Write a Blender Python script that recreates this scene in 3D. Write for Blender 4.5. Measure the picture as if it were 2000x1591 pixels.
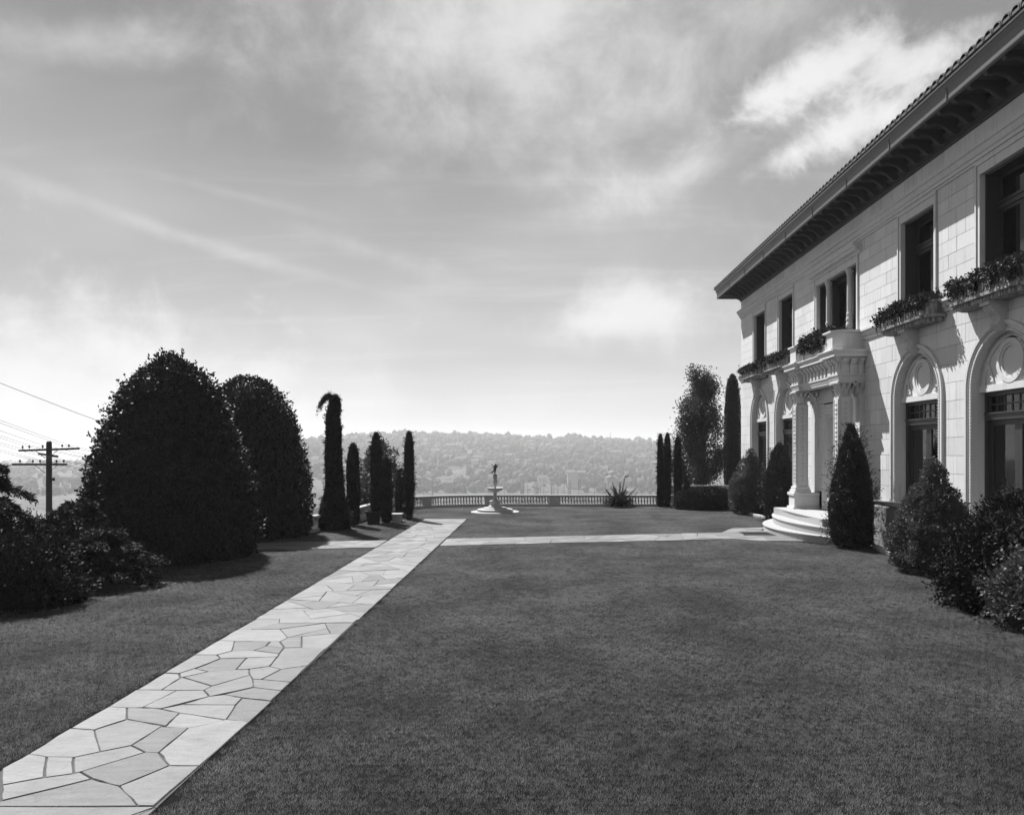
import bpy, bmesh, math, random
import numpy as np
from mathutils import Vector, Matrix

for o in list(bpy.data.objects):
    bpy.data.objects.remove(o)
scene = bpy.context.scene
C = scene.collection
R = math.radians
random.seed(7)

# ------------------------------------------------------------------ camera
CAM_H = 3.0
cam_d = bpy.data.cameras.new('camera')
cam = bpy.data.objects.new('camera', cam_d)
C.objects.link(cam)
cam.location = (0, 0, CAM_H)
cam.rotation_euler = (R(90), 0, 0)
cam_d.sensor_width = 36
cam_d.lens = 27.0
cam_d.shift_x = -0.0275
cam_d.shift_y = 0.0423
cam_d.clip_start = 0.1
cam_d.clip_end = 60000
scene.camera = cam

# ------------------------------------------------------------------ sun and sky
SUN = Vector((-1.0, 1.4, 2.3)).normalized()          # towards the sun
sun_el = math.asin(SUN.z)
sun_az = math.atan2(SUN.x, SUN.y)
sl = bpy.data.lights.new('sun', 'SUN')
sl.energy = 5.0
sl.angle = R(0.55)
sl.color = (1, 1, 1)
so = bpy.data.objects.new('sun', sl)
C.objects.link(so)
so.rotation_euler = SUN.to_track_quat('Z', 'Y').to_euler()
so.location = (-20, 28, 60)

world = bpy.data.worlds.new('World')
scene.world = world
world.use_nodes = True
SKY_STRENGTH = 0.092
EXPOSURE = 0.95


class NT:
    """tiny node helper"""
    def __init__(self, tree):
        self.t = tree
        self.n = tree.nodes
        self.l = tree.links

    def node(self, typ, **kw):
        nd = self.n.new(typ)
        for k, v in kw.items():
            if k.startswith('i_'):
                key = k[2:]
                key = int(key) if key.isdigit() else key.replace('_', ' ')
                s = nd.inputs[key]
                if hasattr(v, 'is_output') or isinstance(v, bpy.types.NodeSocket):
                    self.l.new(v, s)
                else:
                    s.default_value = v
            else:
                setattr(nd, k, v)
        return nd

    def math(self, op, a, b=None, c=None, clamp=False):
        nd = self.n.new('ShaderNodeMath')
        nd.operation = op
        nd.use_clamp = clamp
        for i, v in enumerate((a, b, c)):
            if v is None:
                continue
            if isinstance(v, bpy.types.NodeSocket):
                self.l.new(v, nd.inputs[i])
            else:
                nd.inputs[i].default_value = v
        return nd.outputs[0]

    def vmath(self, op, a, b=None):
        nd = self.n.new('ShaderNodeVectorMath')
        nd.operation = op
        for i, v in enumerate((a, b)):
            if v is None:
                continue
            if isinstance(v, bpy.types.NodeSocket):
                self.l.new(v, nd.inputs[i])
            else:
                nd.inputs[i].default_value = v
        return nd.outputs['Value' if op in ('DOT_PRODUCT', 'LENGTH', 'DISTANCE') else 'Vector']

    def smooth(self, x, a, b):
        nd = self.n.new('ShaderNodeMapRange')
        nd.interpolation_type = 'SMOOTHSTEP'
        self.l.new(x, nd.inputs[0])
        nd.inputs[1].default_value = a
        nd.inputs[2].default_value = b
        nd.inputs[3].default_value = 0
        nd.inputs[4].default_value = 1
        return nd.outputs[0]

    def noise(self, vec, scale, detail=4, rough=.55, dist=0):
        nd = self.n.new('ShaderNodeTexNoise')
        if vec is not None:
            self.l.new(vec, nd.inputs['Vector'])
        nd.inputs['Scale'].default_value = scale
        nd.inputs['Detail'].default_value = detail
        nd.inputs['Roughness'].default_value = rough
        nd.inputs['Distortion'].default_value = dist
        return nd.outputs['Fac']

    def mix(self, fac, a, b):
        """float mix"""
        nd = self.n.new('ShaderNodeMix')
        nd.data_type = 'FLOAT'
        for i, v in ((0, fac), (2, a), (3, b)):
            if isinstance(v, bpy.types.NodeSocket):
                self.l.new(v, nd.inputs[i])
            else:
                nd.inputs[i].default_value = v
        return nd.outputs[0]


def pix_dir(u, v):
    return Vector(((u - 1055) / 1500, 1, (880 - v) / 1500)).normalized()


def build_sky():
    w = NT(world.node_tree)
    w.n.clear()
    sky = w.node('ShaderNodeTexSky')
    sky.sky_type = 'NISHITA'
    sky.sun_disc = False
    sky.sun_elevation = sun_el
    sky.sun_rotation = sun_az
    sky.altitude = 60
    sky.air_density = 1.0
    sky.dust_density = 0.7
    sky.ozone_density = 1.0
    bw = w.node('ShaderNodeRGBToBW', i_Color=sky.outputs[0]).outputs[0]
    d = w.node('ShaderNodeTexCoord').outputs['Generated']
    sep = w.node('ShaderNodeSeparateXYZ', i_Vector=d)
    X, Y, Z = sep.outputs
    # plane coordinates of the cloud layer
    zz = w.math('ADD', w.math('MAXIMUM', Z, 0.0), 0.12)
    pl = w.node('ShaderNodeCombineXYZ', i_X=w.math('DIVIDE', X, zz), i_Y=w.math('DIVIDE', Y, zz)).outputs[0]
    # thin high cirrus, drawn out in long streaks
    mp = w.node('ShaderNodeMapping', i_Vector=pl)
    mp.inputs['Rotation'].default_value = (0, 0, R(-22))
    mp.inputs['Scale'].default_value = (.45, 1.9, 1)
    n1 = w.noise(mp.outputs[0], 1.5, 6, .62, .5)
    cir = w.smooth(n1, .47, .80)
    n2 = w.noise(pl, .55, 3, .5, .3)
    veil = w.smooth(n2, .36, .72)
    cover = w.math('MULTIPLY', cir, .24)
    cover = w.math('ADD', cover, w.math('MULTIPLY', veil, .30))
    # cumulus: direction, half width, half height, roll (deg), weight
    nb = w.noise(d, 9, 7, .62, .25)
    nb2 = w.noise(d, 3.2, 3, .55, .2)
    cums = [((1490, 190), .050, .026, -24, 1.0), ((1570, 145), .065, .024, -28, 1.0), ((1660, 110), .06, .020, -20, .9), ((1475, 232), .040, .016, 0, .9),
            ((1550, 300), .060, .018, -18, 1.0), ((1640, 262), .075, .026, -24, 1.0), ((1740, 215), .07, .026, -24, 1.0), ((1800, 120), .08, .024, -15, .86),
            ((1258, 585), .055, .032, 0, .80), ((1280, 622), .11, .028, -2, .76), ((1200, 628), .06, .016, -8, .6), ((1340, 335), .07, .018, -20, .5),
            ((-60, 735), .40, .095, 6, .86),
            ((720, 490), .08, .012, 14, .38), ((300, 440), .11, .007, 14, .22), ((480, 385), .10, .006, 8, .2), ((560, 520), .14, .007, 12, .2),
            ((1080, 0), .24, .15, 0, .70), ((130, 80), .10, .02, -10, .4)]
    for (uv, a, b, roll, wt) in cums:
        c = pix_dir(*uv)
        right = Vector((c.y, -c.x, 0)).normalized()
        up = right.cross(c).normalized()
        q = Matrix.Rotation(R(roll), 3, c)
        right, up = q @ right, q @ up
        e1 = w.math('DIVIDE', w.vmath('DOT_PRODUCT', d, tuple(right)), a)
        e2 = w.math('DIVIDE', w.vmath('DOT_PRODUCT', d, tuple(up)), b)
        front = w.math('GREATER_THAN', w.vmath('DOT_PRODUCT', d, tuple(c)), .5)
        rr = w.math('ADD', w.math('MULTIPLY', e1, e1), w.math('MULTIPLY', e2, e2))
        fall = w.math('SUBTRACT', 1.0, w.math('SQRT', rr))
        m = w.math('ADD', fall, w.math('MULTIPLY', w.math('SUBTRACT', nb, .5), 3.9))
        m = w.math('ADD', m, w.math('MULTIPLY', w.math('SUBTRACT', nb2, .5), 1.2))
        m = w.smooth(m, -.35, 1.1) if wt > .84 else w.smooth(m, -.9, 1.7)
        m = w.math('MULTIPLY', w.math('MULTIPLY', m, wt), front)
        cover = w.math('SUBTRACT', 1.0, w.math('MULTIPLY', w.math('SUBTRACT', 1.0, cover), w.math('SUBTRACT', 1.0, w.math('MINIMUM', m, 1.0))))
    cover = w.math('MINIMUM', cover, 1.0)
    low = w.smooth(Z, -.02, .03)
    cover = w.math('MULTIPLY', cover, low)
    # pale air towards the horizon, the same all round
    hz = w.math('EXPONENT', w.math('DIVIDE', w.math('MULTIPLY', w.math('MAXIMUM', Z, 0.0), -1.0), .21))
    cover = w.math('SUBTRACT', 1.0, w.math('MULTIPLY', w.math('SUBTRACT', 1.0, cover), w.math('SUBTRACT', 1.0, hz)))
    CLOUD = 5.0
    blue = w.math('MULTIPLY', w.math('POWER', w.math('MAXIMUM', bw, 0.0), SKY_POW), SKY_GAIN)
    cl = w.math('MULTIPLY', w.math('ADD', .80, w.math('MULTIPLY', nb2, .4)), CLOUD)
    col = w.mix(cover, blue, w.math('MAXIMUM', cl, blue))
    comb = w.node('ShaderNodeCombineColor', i_Red=col, i_Green=col, i_Blue=col)
    bg = w.node('ShaderNodeBackground', i_Color=comb.outputs[0], i_Strength=SKY_STRENGTH)
    out = w.node('ShaderNodeOutputWorld')
    w.l.new(bg.outputs[0], out.inputs['Surface'])


SKY_GAIN = 0.39
SKY_POW = 0.6
build_sky()

vs = scene.view_settings
vs.view_transform = 'Standard'
vs.look = 'None'
vs.exposure = EXPOSURE
vs.gamma = 1
vs.use_curve_mapping = False
scene.render.resolution_x = 1024
scene.render.resolution_y = 814
cy = scene.cycles
cy.volume_bounces = 0
cy.max_bounces = 5
cy.diffuse_bounces = 3
cy.glossy_bounces = 2
cy.transmission_bounces = 3
cy.transparent_max_bounces = 6
world.cycles.sampling_method = 'MANUAL'
world.cycles.sample_map_resolution = 512

# ------------------------------------------------------------------ materials
def mat_base(name):
    m = bpy.data.materials.new(name)
    m.use_nodes = True
    t = NT(m.node_tree)
    b = t.n['Principled BSDF']
    return m, t, b


def grey(t, b, val):
    c = t.node('ShaderNodeCombineColor', i_Red=val, i_Green=val, i_Blue=val)
    t.l.new(c.outputs[0], b.inputs['Base Color'])


def bump(t, b, h, strength, dist=.01):
    nd = t.node('ShaderNodeBump', i_Height=h)
    nd.inputs['Strength'].default_value = strength
    nd.inputs['Distance'].default_value = dist
    t.l.new(nd.outputs[0], b.inputs['Normal'])


def mat_stone(name, v, var=.12, scale=6, rough=.8, rnd=.1, bstr=.3, streak=0.0, coarse=.12, spec=.25):
    m, t, b = mat_base(name)
    co = t.node('ShaderNodeTexCoord').outputs['Object']
    geo = t.node('ShaderNodeNewGeometry')
    pos = geo.outputs['Position']
    n = t.noise(pos, scale, 8, .62)
    n2 = t.noise(pos, .55, 4, .55)
    f = t.math('ADD', 1 - var / 2 - coarse / 2, t.math('MULTIPLY', n, var))
    f = t.math('ADD', f, t.math('MULTIPLY', n2, coarse))
    if rnd:
        oi = t.node('ShaderNodeObjectInfo').outputs['Random']
        f = t.math('MULTIPLY', f, t.math('ADD', 1 - rnd / 2, t.math('MULTIPLY', oi, rnd)))
    if streak:
        mp = t.node('ShaderNodeMapping', i_Vector=pos)
        mp.inputs['Scale'].default_value = (5, 9, .5)
        s = t.smooth(t.noise(mp.outputs[0], 1.6, 6, .6), .5, .75)
        f = t.math('MULTIPLY', f, t.math('SUBTRACT', 1.0, t.math('MULTIPLY', s, streak)))
    grey(t, b, t.math('MULTIPLY', f, v))
    b.inputs['Roughness'].default_value = rough
    b.inputs['Specular IOR Level'].default_value = spec
    fine = t.noise(pos, 60, 4, .6)
    bump(t, b, t.math('ADD', fine, t.math('MULTIPLY', n, 2.0)), bstr, .006)
    return m


def mat_flag():
    m, t, b = mat_base('flagstone')
    pos = t.node('ShaderNodeNewGeometry').outputs['Position']
    oi = t.node('ShaderNodeObjectInfo').outputs['Random']
    wn = t.node('ShaderNodeTexWhiteNoise')
    wn.noise_dimensions = '1D'
    t.l.new(oi, wn.inputs['W'])
    mp = t.node('ShaderNodeMapping', i_Vector=pos, i_Rotation=t.vmath('MULTIPLY', wn.outputs['Color'], (0, 0, 6.28)))
    mp.inputs['Scale'].default_value = (1.2, 4.5, 1)
    grain = t.noise(mp.outputs[0], 2.6, 9, .68, .6)
    blot = t.noise(pos, 2.2, 6, .62, .3)
    fine = t.noise(pos, 34, 5, .7)
    tone = t.mix(wn.outputs['Value'], .72, 1.22)
    f = t.math('ADD', .18, t.math('MULTIPLY', grain, .62))
    f = t.math('ADD', f, t.math('MULTIPLY', blot, .55))
    f = t.math('ADD', f, t.math('MULTIPLY', fine, .45))
    stain = t.smooth(t.noise(pos, 5.5, 8, .7, .8), .58, .72)
    f = t.math('MULTIPLY', f, t.math('SUBTRACT', 1.0, t.math('MULTIPLY', stain, .28)))
    grey(t, b, t.math('MULTIPLY', t.math('MULTIPLY', f, tone), .165))
    b.inputs['Roughness'].default_value = .65
    b.inputs['Specular IOR Level'].default_value = .3
    h = t.math('ADD', t.math('MULTIPLY', grain, 3.0), fine)
    bump(t, b, h, .55, .012)
    return m


def mat_plain(name, v, rough=.6, spec=.3, var=.15, scale=8, metal=0):
    m, t, b = mat_base(name)
    pos = t.node('ShaderNodeNewGeometry').outputs['Position']
    n = t.noise(pos, scale, 6, .6)
    grey(t, b, t.math('MULTIPLY', t.math('ADD', 1 - var, t.math('MULTIPLY', n, 2 * var)), v))
    b.inputs['Roughness'].default_value = rough
    b.inputs['Specular IOR Level'].default_value = spec
    b.inputs['Metallic'].default_value = metal
    return m


def mat_leaf(name, lo, hi, rough=.45, spec=.35, trans=.18, tscale=1.6):
    m, t, b = mat_base(name)
    geo = t.node('ShaderNodeNewGeometry')
    rnd = geo.outputs['Random Per Island']
    n = t.noise(geo.outputs['Position'], 1.7, 3, .5)
    f = t.math('ADD', t.math('MULTIPLY', rnd, .65), t.math('MULTIPLY', n, .5), clamp=True)
    v = t.mix(f, lo, hi)
    grey(t, b, v)
    b.inputs['Roughness'].default_value = rough
    b.inputs['Specular IOR Level'].default_value = spec
    tv = t.math('MULTIPLY', v, tscale)
    tc = t.node('ShaderNodeCombineColor', i_Red=tv, i_Green=tv, i_Blue=tv)
    tr = t.node('ShaderNodeBsdfTranslucent', i_Color=tc.outputs[0])
    mx = t.node('ShaderNodeMixShader')
    mx.inputs[0].default_value = trans
    t.l.new(b.outputs[0], mx.inputs[1])
    t.l.new(tr.outputs[0], mx.inputs[2])
    t.l.new(mx.outputs[0], t.n['Material Output'].inputs['Surface'])
    return m


def mat_glass(name):
    m, t, b = mat_base(name)
    fr = t.node('ShaderNodeFresnel')
    fr.inputs[0].default_value = 1.5
    tp = t.node('ShaderNodeBsdfTransparent')
    tp.inputs[0].default_value = (.88, .88, .88, 1)
    gl = t.node('ShaderNodeBsdfGlossy')
    gl.inputs['Roughness'].default_value = .02
    gl.inputs['Color'].default_value = (.9, .9, .9, 1)
    pos = t.node('ShaderNodeNewGeometry').outputs['Position']
    nd = t.node('ShaderNodeBump', i_Height=t.noise(pos, 1.3, 2))
    nd.inputs['Strength'].default_value = .06
    t.l.new(nd.outputs[0], gl.inputs['Normal'])
    mx = t.node('ShaderNodeMixShader', i_0=fr.outputs[0])
    t.l.new(tp.outputs[0], mx.inputs[1])
    t.l.new(gl.outputs[0], mx.inputs[2])
    t.l.new(mx.outputs[0], t.n['Material Output'].inputs['Surface'])
    return m


def mat_lawn():
    m, t, b = mat_base('lawn_thatch')
    pos = t.node('ShaderNodeNewGeometry').outputs['Position']
    n1 = t.noise(pos, .45, 5, .6)
    n2 = t.noise(pos, 3.5, 6, .65)
    f = t.math('ADD', t.math('MULTIPLY', n1, .5), t.math('MULTIPLY', n2, .5))
    grey(t, b, t.mix(t.smooth(f, .35, .65), .003, .009))
    b.inputs['Roughness'].default_value = .9
    b.inputs['Specular IOR Level'].default_value = .05
    bump(t, b, t.noise(pos, 90, 3, .7), .6, .02)
    return m


def mat_blade():
    m, t, b = mat_base('grass_blade')
    geo = t.node('ShaderNodeNewGeometry')
    pos = geo.outputs['Position']
    n1 = t.noise(pos, .5, 4, .6)
    n2 = t.noise(pos, 4.5, 4, .65)
    f = t.math('ADD', t.math('MULTIPLY', n1, .68), t.math('MULTIPLY', n2, .40))
    f = t.math('ADD', f, t.math('MULTIPLY', t.math('SUBTRACT', geo.outputs['Random Per Island'], .5), .12))
    v = t.mix(t.smooth(f, .35, .75), BLADE[0], BLADE[1])
    grey(t, b, v)
    b.inputs['Roughness'].default_value = .55
    b.inputs['Specular IOR Level'].default_value = .3
    tc = t.node('ShaderNodeCombineColor', i_Red=v, i_Green=v, i_Blue=v)
    tr = t.node('ShaderNodeBsdfTranslucent', i_Color=tc.outputs[0])
    mx = t.node('ShaderNodeMixShader')
    mx.inputs[0].default_value = .55
    t.l.new(b.outputs[0], mx.inputs[1])
    t.l.new(tr.outputs[0], mx.inputs[2])
    t.l.new(mx.outputs[0], t.n['Material Output'].inputs['Surface'])
    return m


BLADE = (.115, .285)
STONE = mat_stone('limestone', .53, .14, 5, .8, .16, .25, .26)
TRIM = mat_stone('limestone_trim', .52, .14, 5, .75, .04, .25, .22)
CARVED = mat_stone('limestone_carved', .46, .22, 14, .8, .04, 1.0, .12)
WHITE = mat_stone('white_step_stone', .34, .08, 6, .7, .05, .2)
PLINTH = mat_stone('plinth_stone', .22, .2, 4, .85, .05, .3, .2)
JOINT = mat_stone('mortar_joint', .20, .3, 9, .9, 0, .3)
FLAG = mat_flag()
EARTH = mat_stone('earth_joint', .075, .5, 12, .95, 0, .6)
SOIL = mat_stone('soil', .045, .6, 10, .95, 0, .8)
TILE = mat_stone('clay_roof_tile', .085, .4, 9, .8, .35, .4)
GUTTER = mat_plain('gutter_metal', .10, .5, .4)
GUTTERLIP = mat_plain('gutter_lip_metal', .62, .4, .5)
EAVE = mat_stone('eave_wood', .062, .2, 8, .7, .08, .2)
WOOD = mat_plain('dark_window_wood', .028, .45, .4)
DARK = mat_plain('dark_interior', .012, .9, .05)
CURTAIN = mat_plain('curtain_cloth', .78, .9, .1, .1, 5)
GLASS = mat_glass('window_glass')
BRONZE = mat_plain('bronze', .035, .38, .5, .3, 20)
FOUNT = mat_stone('fountain_marble', .34, .25, 7, .6, .04, .3, .25)
BAL = mat_stone('balustrade_stone', .40, .22, 6, .8, .08, .3, .15)
TERRA = mat_stone('terracotta_pot', .03, .3, 9, .8, 0, .3)
BARK = mat_stone('bark', .06, .5, 14, .9, 0, 1)
POLE = mat_stone('pole_timber', .035, .5, 10, .9, 0, .6)
WIRE = mat_plain('wire', .05, .5, .3)
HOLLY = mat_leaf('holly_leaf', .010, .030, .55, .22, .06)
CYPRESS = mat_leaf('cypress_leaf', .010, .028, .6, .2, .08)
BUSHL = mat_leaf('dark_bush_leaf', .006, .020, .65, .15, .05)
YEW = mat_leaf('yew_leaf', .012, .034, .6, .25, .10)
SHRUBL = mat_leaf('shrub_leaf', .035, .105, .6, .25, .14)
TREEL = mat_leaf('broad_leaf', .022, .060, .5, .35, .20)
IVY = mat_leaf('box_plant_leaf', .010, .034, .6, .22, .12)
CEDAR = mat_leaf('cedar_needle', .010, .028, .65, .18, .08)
LAWN = mat_lawn()
GRASSB = mat_blade()
CITYW = mat_plain('house_wall_paint', .40, .8, .2, .1)
CITYG = mat_plain('house_wall_grey', .16, .8, .2, .1)
CITYR = mat_plain('house_roof_shingle', .12, .9, .1)
WOODS = mat_leaf('woodland_leaf', .02, .07, .8, .1, .05)
SHIP = mat_plain('ship_timber', .05, .8, .2)

# ------------------------------------------------------------------ mesh helpers
class MB:
    def __init__(self):
        self.v = []
        self.f = []

    def add(self, verts, faces):
        o = len(self.v)
        self.v.extend([tuple(p) for p in verts])
        self.f.extend([tuple(i + o for i in f) for f in faces])
        return self

    def box(self, x0, x1, y0, y1, z0, z1):
        v = [(x, y, z) for x in (x0, x1) for y in (y0, y1) for z in (z0, z1)]
        return self.add(v, [(0, 1, 3, 2), (4, 6, 7, 5), (0, 4, 5, 1), (2, 3, 7, 6), (0, 2, 6, 4), (1, 5, 7, 3)])

    def prism(self, poly, axis, a, b):
        """poly: 2D list; axis 'x': poly in (y,z); 'y': poly in (x,z); 'z': poly in (x,y)"""
        n = len(poly)
        def P(p, t):
            return {'x': (t, p[0], p[1]), 'y': (p[0], t, p[1]), 'z': (p[0], p[1], t)}[axis]
        v = [P(p, a) for p in poly] + [P(p, b) for p in poly]
        f = [tuple(range(n)), tuple(range(2 * n - 1, n - 1, -1))]
        for i in range(n):
            j = (i + 1) % n
            f.append((i, i + n, j + n, j))
        return self.add(v, f)

    def lathe(self, prof, seg=16, c=(0, 0, 0), a0=0, a1=2 * math.pi, sx=1, sy=1):
        full = abs(a1 - a0 - 2 * math.pi) < 1e-6
        n = seg if full else seg + 1
        v = []
        for (r, z) in prof:
            for i in range(n):
                a = a0 + (a1 - a0) * i / seg
                v.append((c[0] + r * math.cos(a) * sx, c[1] + r * math.sin(a) * sy, c[2] + z))
        f = []
        for k in range(len(prof) - 1):
            for i in range(seg):
                j = (i + 1) % n
                f.append((k * n + i, k * n + j, (k + 1) * n + j, (k + 1) * n + i))
        f.append(tuple(range(n - 1, -1, -1)))
        f.append(tuple((len(prof) - 1) * n + i for i in range(n)))
        return self.add(v, f)

    def tube(self, pts, rads, seg=6):
        pts = [Vector(p) for p in pts]
        if not hasattr(rads, '__len__'):
            rads = [rads] * len(pts)
        v, f = [], []
        for i, p in enumerate(pts):
            d = (pts[min(i + 1, len(pts) - 1)] - pts[max(i - 1, 0)]).normalized()
            s = d.cross(Vector((0, 0, 1)))
            if s.length < 1e-3:
                s = Vector((1, 0, 0))
            s.normalize()
            t = d.cross(s)
            for k in range(seg):
                a = 2 * math.pi * k / seg
                v.append(p + (s * math.cos(a) + t * math.sin(a)) * rads[i])
        for i in range(len(pts) - 1):
            for k in range(seg):
                j = (k + 1) % seg
                f.append((i * seg + k, i * seg + j, (i + 1) * seg + j, (i + 1) * seg + k))
        f.append(tuple(range(seg - 1, -1, -1)))
        f.append(tuple((len(pts) - 1) * seg + i for i in range(seg)))
        return self.add(v, f)

    def sweep(self, prof, path, closed=False):
        """prof: list of (out, z) cross-section points (closed loop); path: list of (x,y); out is to the left of the path"""
        n, m = len(prof), len(path)
        v = []
        for i, p in enumerate(path):
            a = Vector(path[max(i - 1, 0)])
            b = Vector(path[min(i + 1, m - 1)])
            p = Vector(p)
            d0 = (p - a).normalized() if (p - a).length > 1e-6 else (b - p).normalized()
            d1 = (b - p).normalized() if (b - p).length > 1e-6 else d0
            n0, n1 = Vector((-d0.y, d0.x)), Vector((-d1.y, d1.x))
            nn = (n0 + n1).normalized()
            k = 1 / max(.3, nn.dot(n0))
            for (o, z) in prof:
                v.append((p.x + nn.x * o * k, p.y + nn.y * o * k, z))
        f = []
        for i in range(m - 1):
            for j in range(n):
                q = (j + 1) % n
                f.append((i * n + j, i * n + q, (i + 1) * n + q, (i + 1) * n + j))
        f.append(tuple(range(n)))
        f.append(tuple((m - 1) * n + j for j in range(n - 1, -1, -1)))
        return self.add(v, f)

    def mesh(self, name, mat, smooth=False):
        me = bpy.data.meshes.new(name)
        me.from_pydata([tuple(p) for p in self.v], [], self.f)
        me.update()
        bm = bmesh.new()
        bm.from_mesh(me)
        bmesh.ops.recalc_face_normals(bm, faces=bm.faces)
        bm.to_mesh(me)
        bm.free()
        for mt in (mat if isinstance(mat, (list, tuple)) else [mat]):
            me.materials.append(mt)
        if smooth:
            me.polygons.foreach_set('use_smooth', [True] * len(me.polygons))
        return me

    def build(self, name, mat, parent=None, loc=None, smooth=False, bevel=0):
        o = link(name, self.mesh(name, mat, smooth), parent, loc)
        if bevel:
            md = o.modifiers.new('bevel', 'BEVEL')
            md.width = bevel
            md.segments = 1
            md.limit_method = 'ANGLE'
        return o


def link(name, data, parent=None, loc=None):
    o = bpy.data.objects.new(name, data)
    C.objects.link(o)
    if parent:
        o.parent = parent
    if loc is not None:
        o.location = loc
    return o


def tag(o, label=None, cat=None, group=None, kind=None):
    if label:
        o['label'] = label
    if cat:
        o['category'] = cat
    if group:
        o['group'] = group
    if kind:
        o['kind'] = kind
    return o


def thing(name, label, cat, loc=(0, 0, 0), group=None):
    return tag(link(name, None, None, loc), label, cat, group)


def np_mesh(name, verts, quads, mat, smooth=False, tris=None):
    me = bpy.data.meshes.new(name)
    verts = np.asarray(verts, dtype=np.float32)
    quads = np.asarray(quads, dtype=np.int32)
    k = quads.shape[1]
    me.vertices.add(len(verts))
    me.vertices.foreach_set('co', verts.ravel())
    me.loops.add(quads.size)
    me.loops.foreach_set('vertex_index', quads.ravel())
    me.polygons.add(len(quads))
    me.polygons.foreach_set('loop_start', np.arange(0, quads.size, k, dtype=np.int32))
    try:
        me.polygons.foreach_set('loop_total', np.full(len(quads), k, dtype=np.int32))
    except Exception:
        pass
    me.materials.append(mat)
    if smooth:
        me.polygons.foreach_set('use_smooth', np.ones(len(quads), dtype=bool))
    me.update(calc_edges=True)
    me.validate()
    return me


# ------------------------------------------------------------------ foliage
def norm(a):
    return a / np.maximum(np.linalg.norm(a, axis=1, keepdims=True), 1e-6)


def leaf_arrays(P, D, L, W, rng, fold=.25):
    """diamond leaves (4 verts, one folded quad each)"""
    n = len(P)
    D = norm(D)
    S = norm(np.cross(D, rng.normal(size=(n, 3))))
    U = np.cross(D, S)
    L = (L * rng.uniform(.65, 1.3, (n, 1)))
    W = (W * rng.uniform(.7, 1.25, (n, 1)))
    a = P
    c = P + D * L
    mid = P + D * L * .45
    b = mid + S * W + U * W * fold
    d = mid - S * W + U * W * fold
    V = np.stack([a, b, c, d], 1).reshape(-1, 3)
    F = np.arange(n * 4).reshape(-1, 4)
    return V, F


def lump(th, z, rng, amp):
    s = np.zeros_like(th)
    for k in range(6):
        s += np.sin(th * rng.integers(1, 6) + z * rng.uniform(1, 4.5) + rng.uniform(0, 6.28)) * rng.uniform(.4, 1)
    return 1 + amp * s / 3


def shell(n, prof, rng, lump_amp=.08, depth=.25, cx=None):
    """points scattered in the outer shell of a body of revolution; prof: (z, r) list"""
    zs = np.array([p[0] for p in prof])
    rs = np.array([p[1] for p in prof])
    grid = np.linspace(zs[0], zs[-1], 400)
    rg = np.interp(grid, zs, rs)
    slope = np.gradient(rg, grid)
    wt = (rg + .03) * np.sqrt(1 + np.minimum(slope ** 2, 9))
    cdf = np.cumsum(wt) / wt.sum()
    z = np.interp(rng.uniform(0, 1, n), cdf, grid)
    th = rng.uniform(0, 2 * np.pi, n)
    r = np.interp(z, zs, rs)
    sl = np.interp(z, grid, slope)
    st = np.random.default_rng(int(rng.integers(1e9)))
    lf = lump(th, z, st, lump_amp)
    dd = 1 - depth * rng.uniform(0, 1, n) ** 1.6
    rr = r * lf * dd
    ox = np.interp(z, zs, [p[2] if len(p) > 2 else 0 for p in prof])
    P = np.stack([ox + rr * np.cos(th), rr * np.sin(th), z], 1)
    N = norm(np.stack([np.cos(th), np.sin(th), -np.clip(sl, -3, 3)], 1))
    return P, N


def core_arrays(prof, k=.80, seg=20):
    V, F = [], []
    m = len(prof)
    for p in prof:
        ox = p[2] if len(p) > 2 else 0
        for i in range(seg):
            a = 2 * math.pi * i / seg
            V.append((ox + p[1] * k * math.cos(a), p[1] * k * math.sin(a), p[0]))
    for j in range(m - 1):
        for i in range(seg):
            q = (i + 1) % seg
            F.append((j * seg + i, j * seg + q, (j + 1) * seg + q, (j + 1) * seg + i))
    return np.array(V), np.array(F)


def join_arrays(parts):
    V, F, o = [], [], 0
    for v, f in parts:
        V.append(v)
        F.append(f + o)
        o += len(v)
    return np.concatenate(V), np.concatenate(F)


def trunk_mb(h, r, seed=0, limbs=6, spread=.6, zmin=.2):
    rnd = random.Random(seed)
    mb = MB()
    pts = [(rnd.uniform(-.02, .02) * i, rnd.uniform(-.02, .02) * i, h * i / 6) for i in range(7)]
    mb.tube(pts, [r * (1.25 if i == 0 else 1 - .12 * i) for i in range(7)], 8)
    for k in range(limbs):
        z = h * rnd.uniform(zmin, .85)
        a = rnd.uniform(0, 6.28)
        l = spread * rnd.uniform(.6, 1)
        p = [(0, 0, z), (math.cos(a) * l * .5, math.sin(a) * l * .5, z + l * .5), (math.cos(a) * l * .9, math.sin(a) * l * .9, z + l * 1.2)]
        mb.tube(p, [r * .4, r * .28, r * .1], 5)
    return mb


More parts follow.
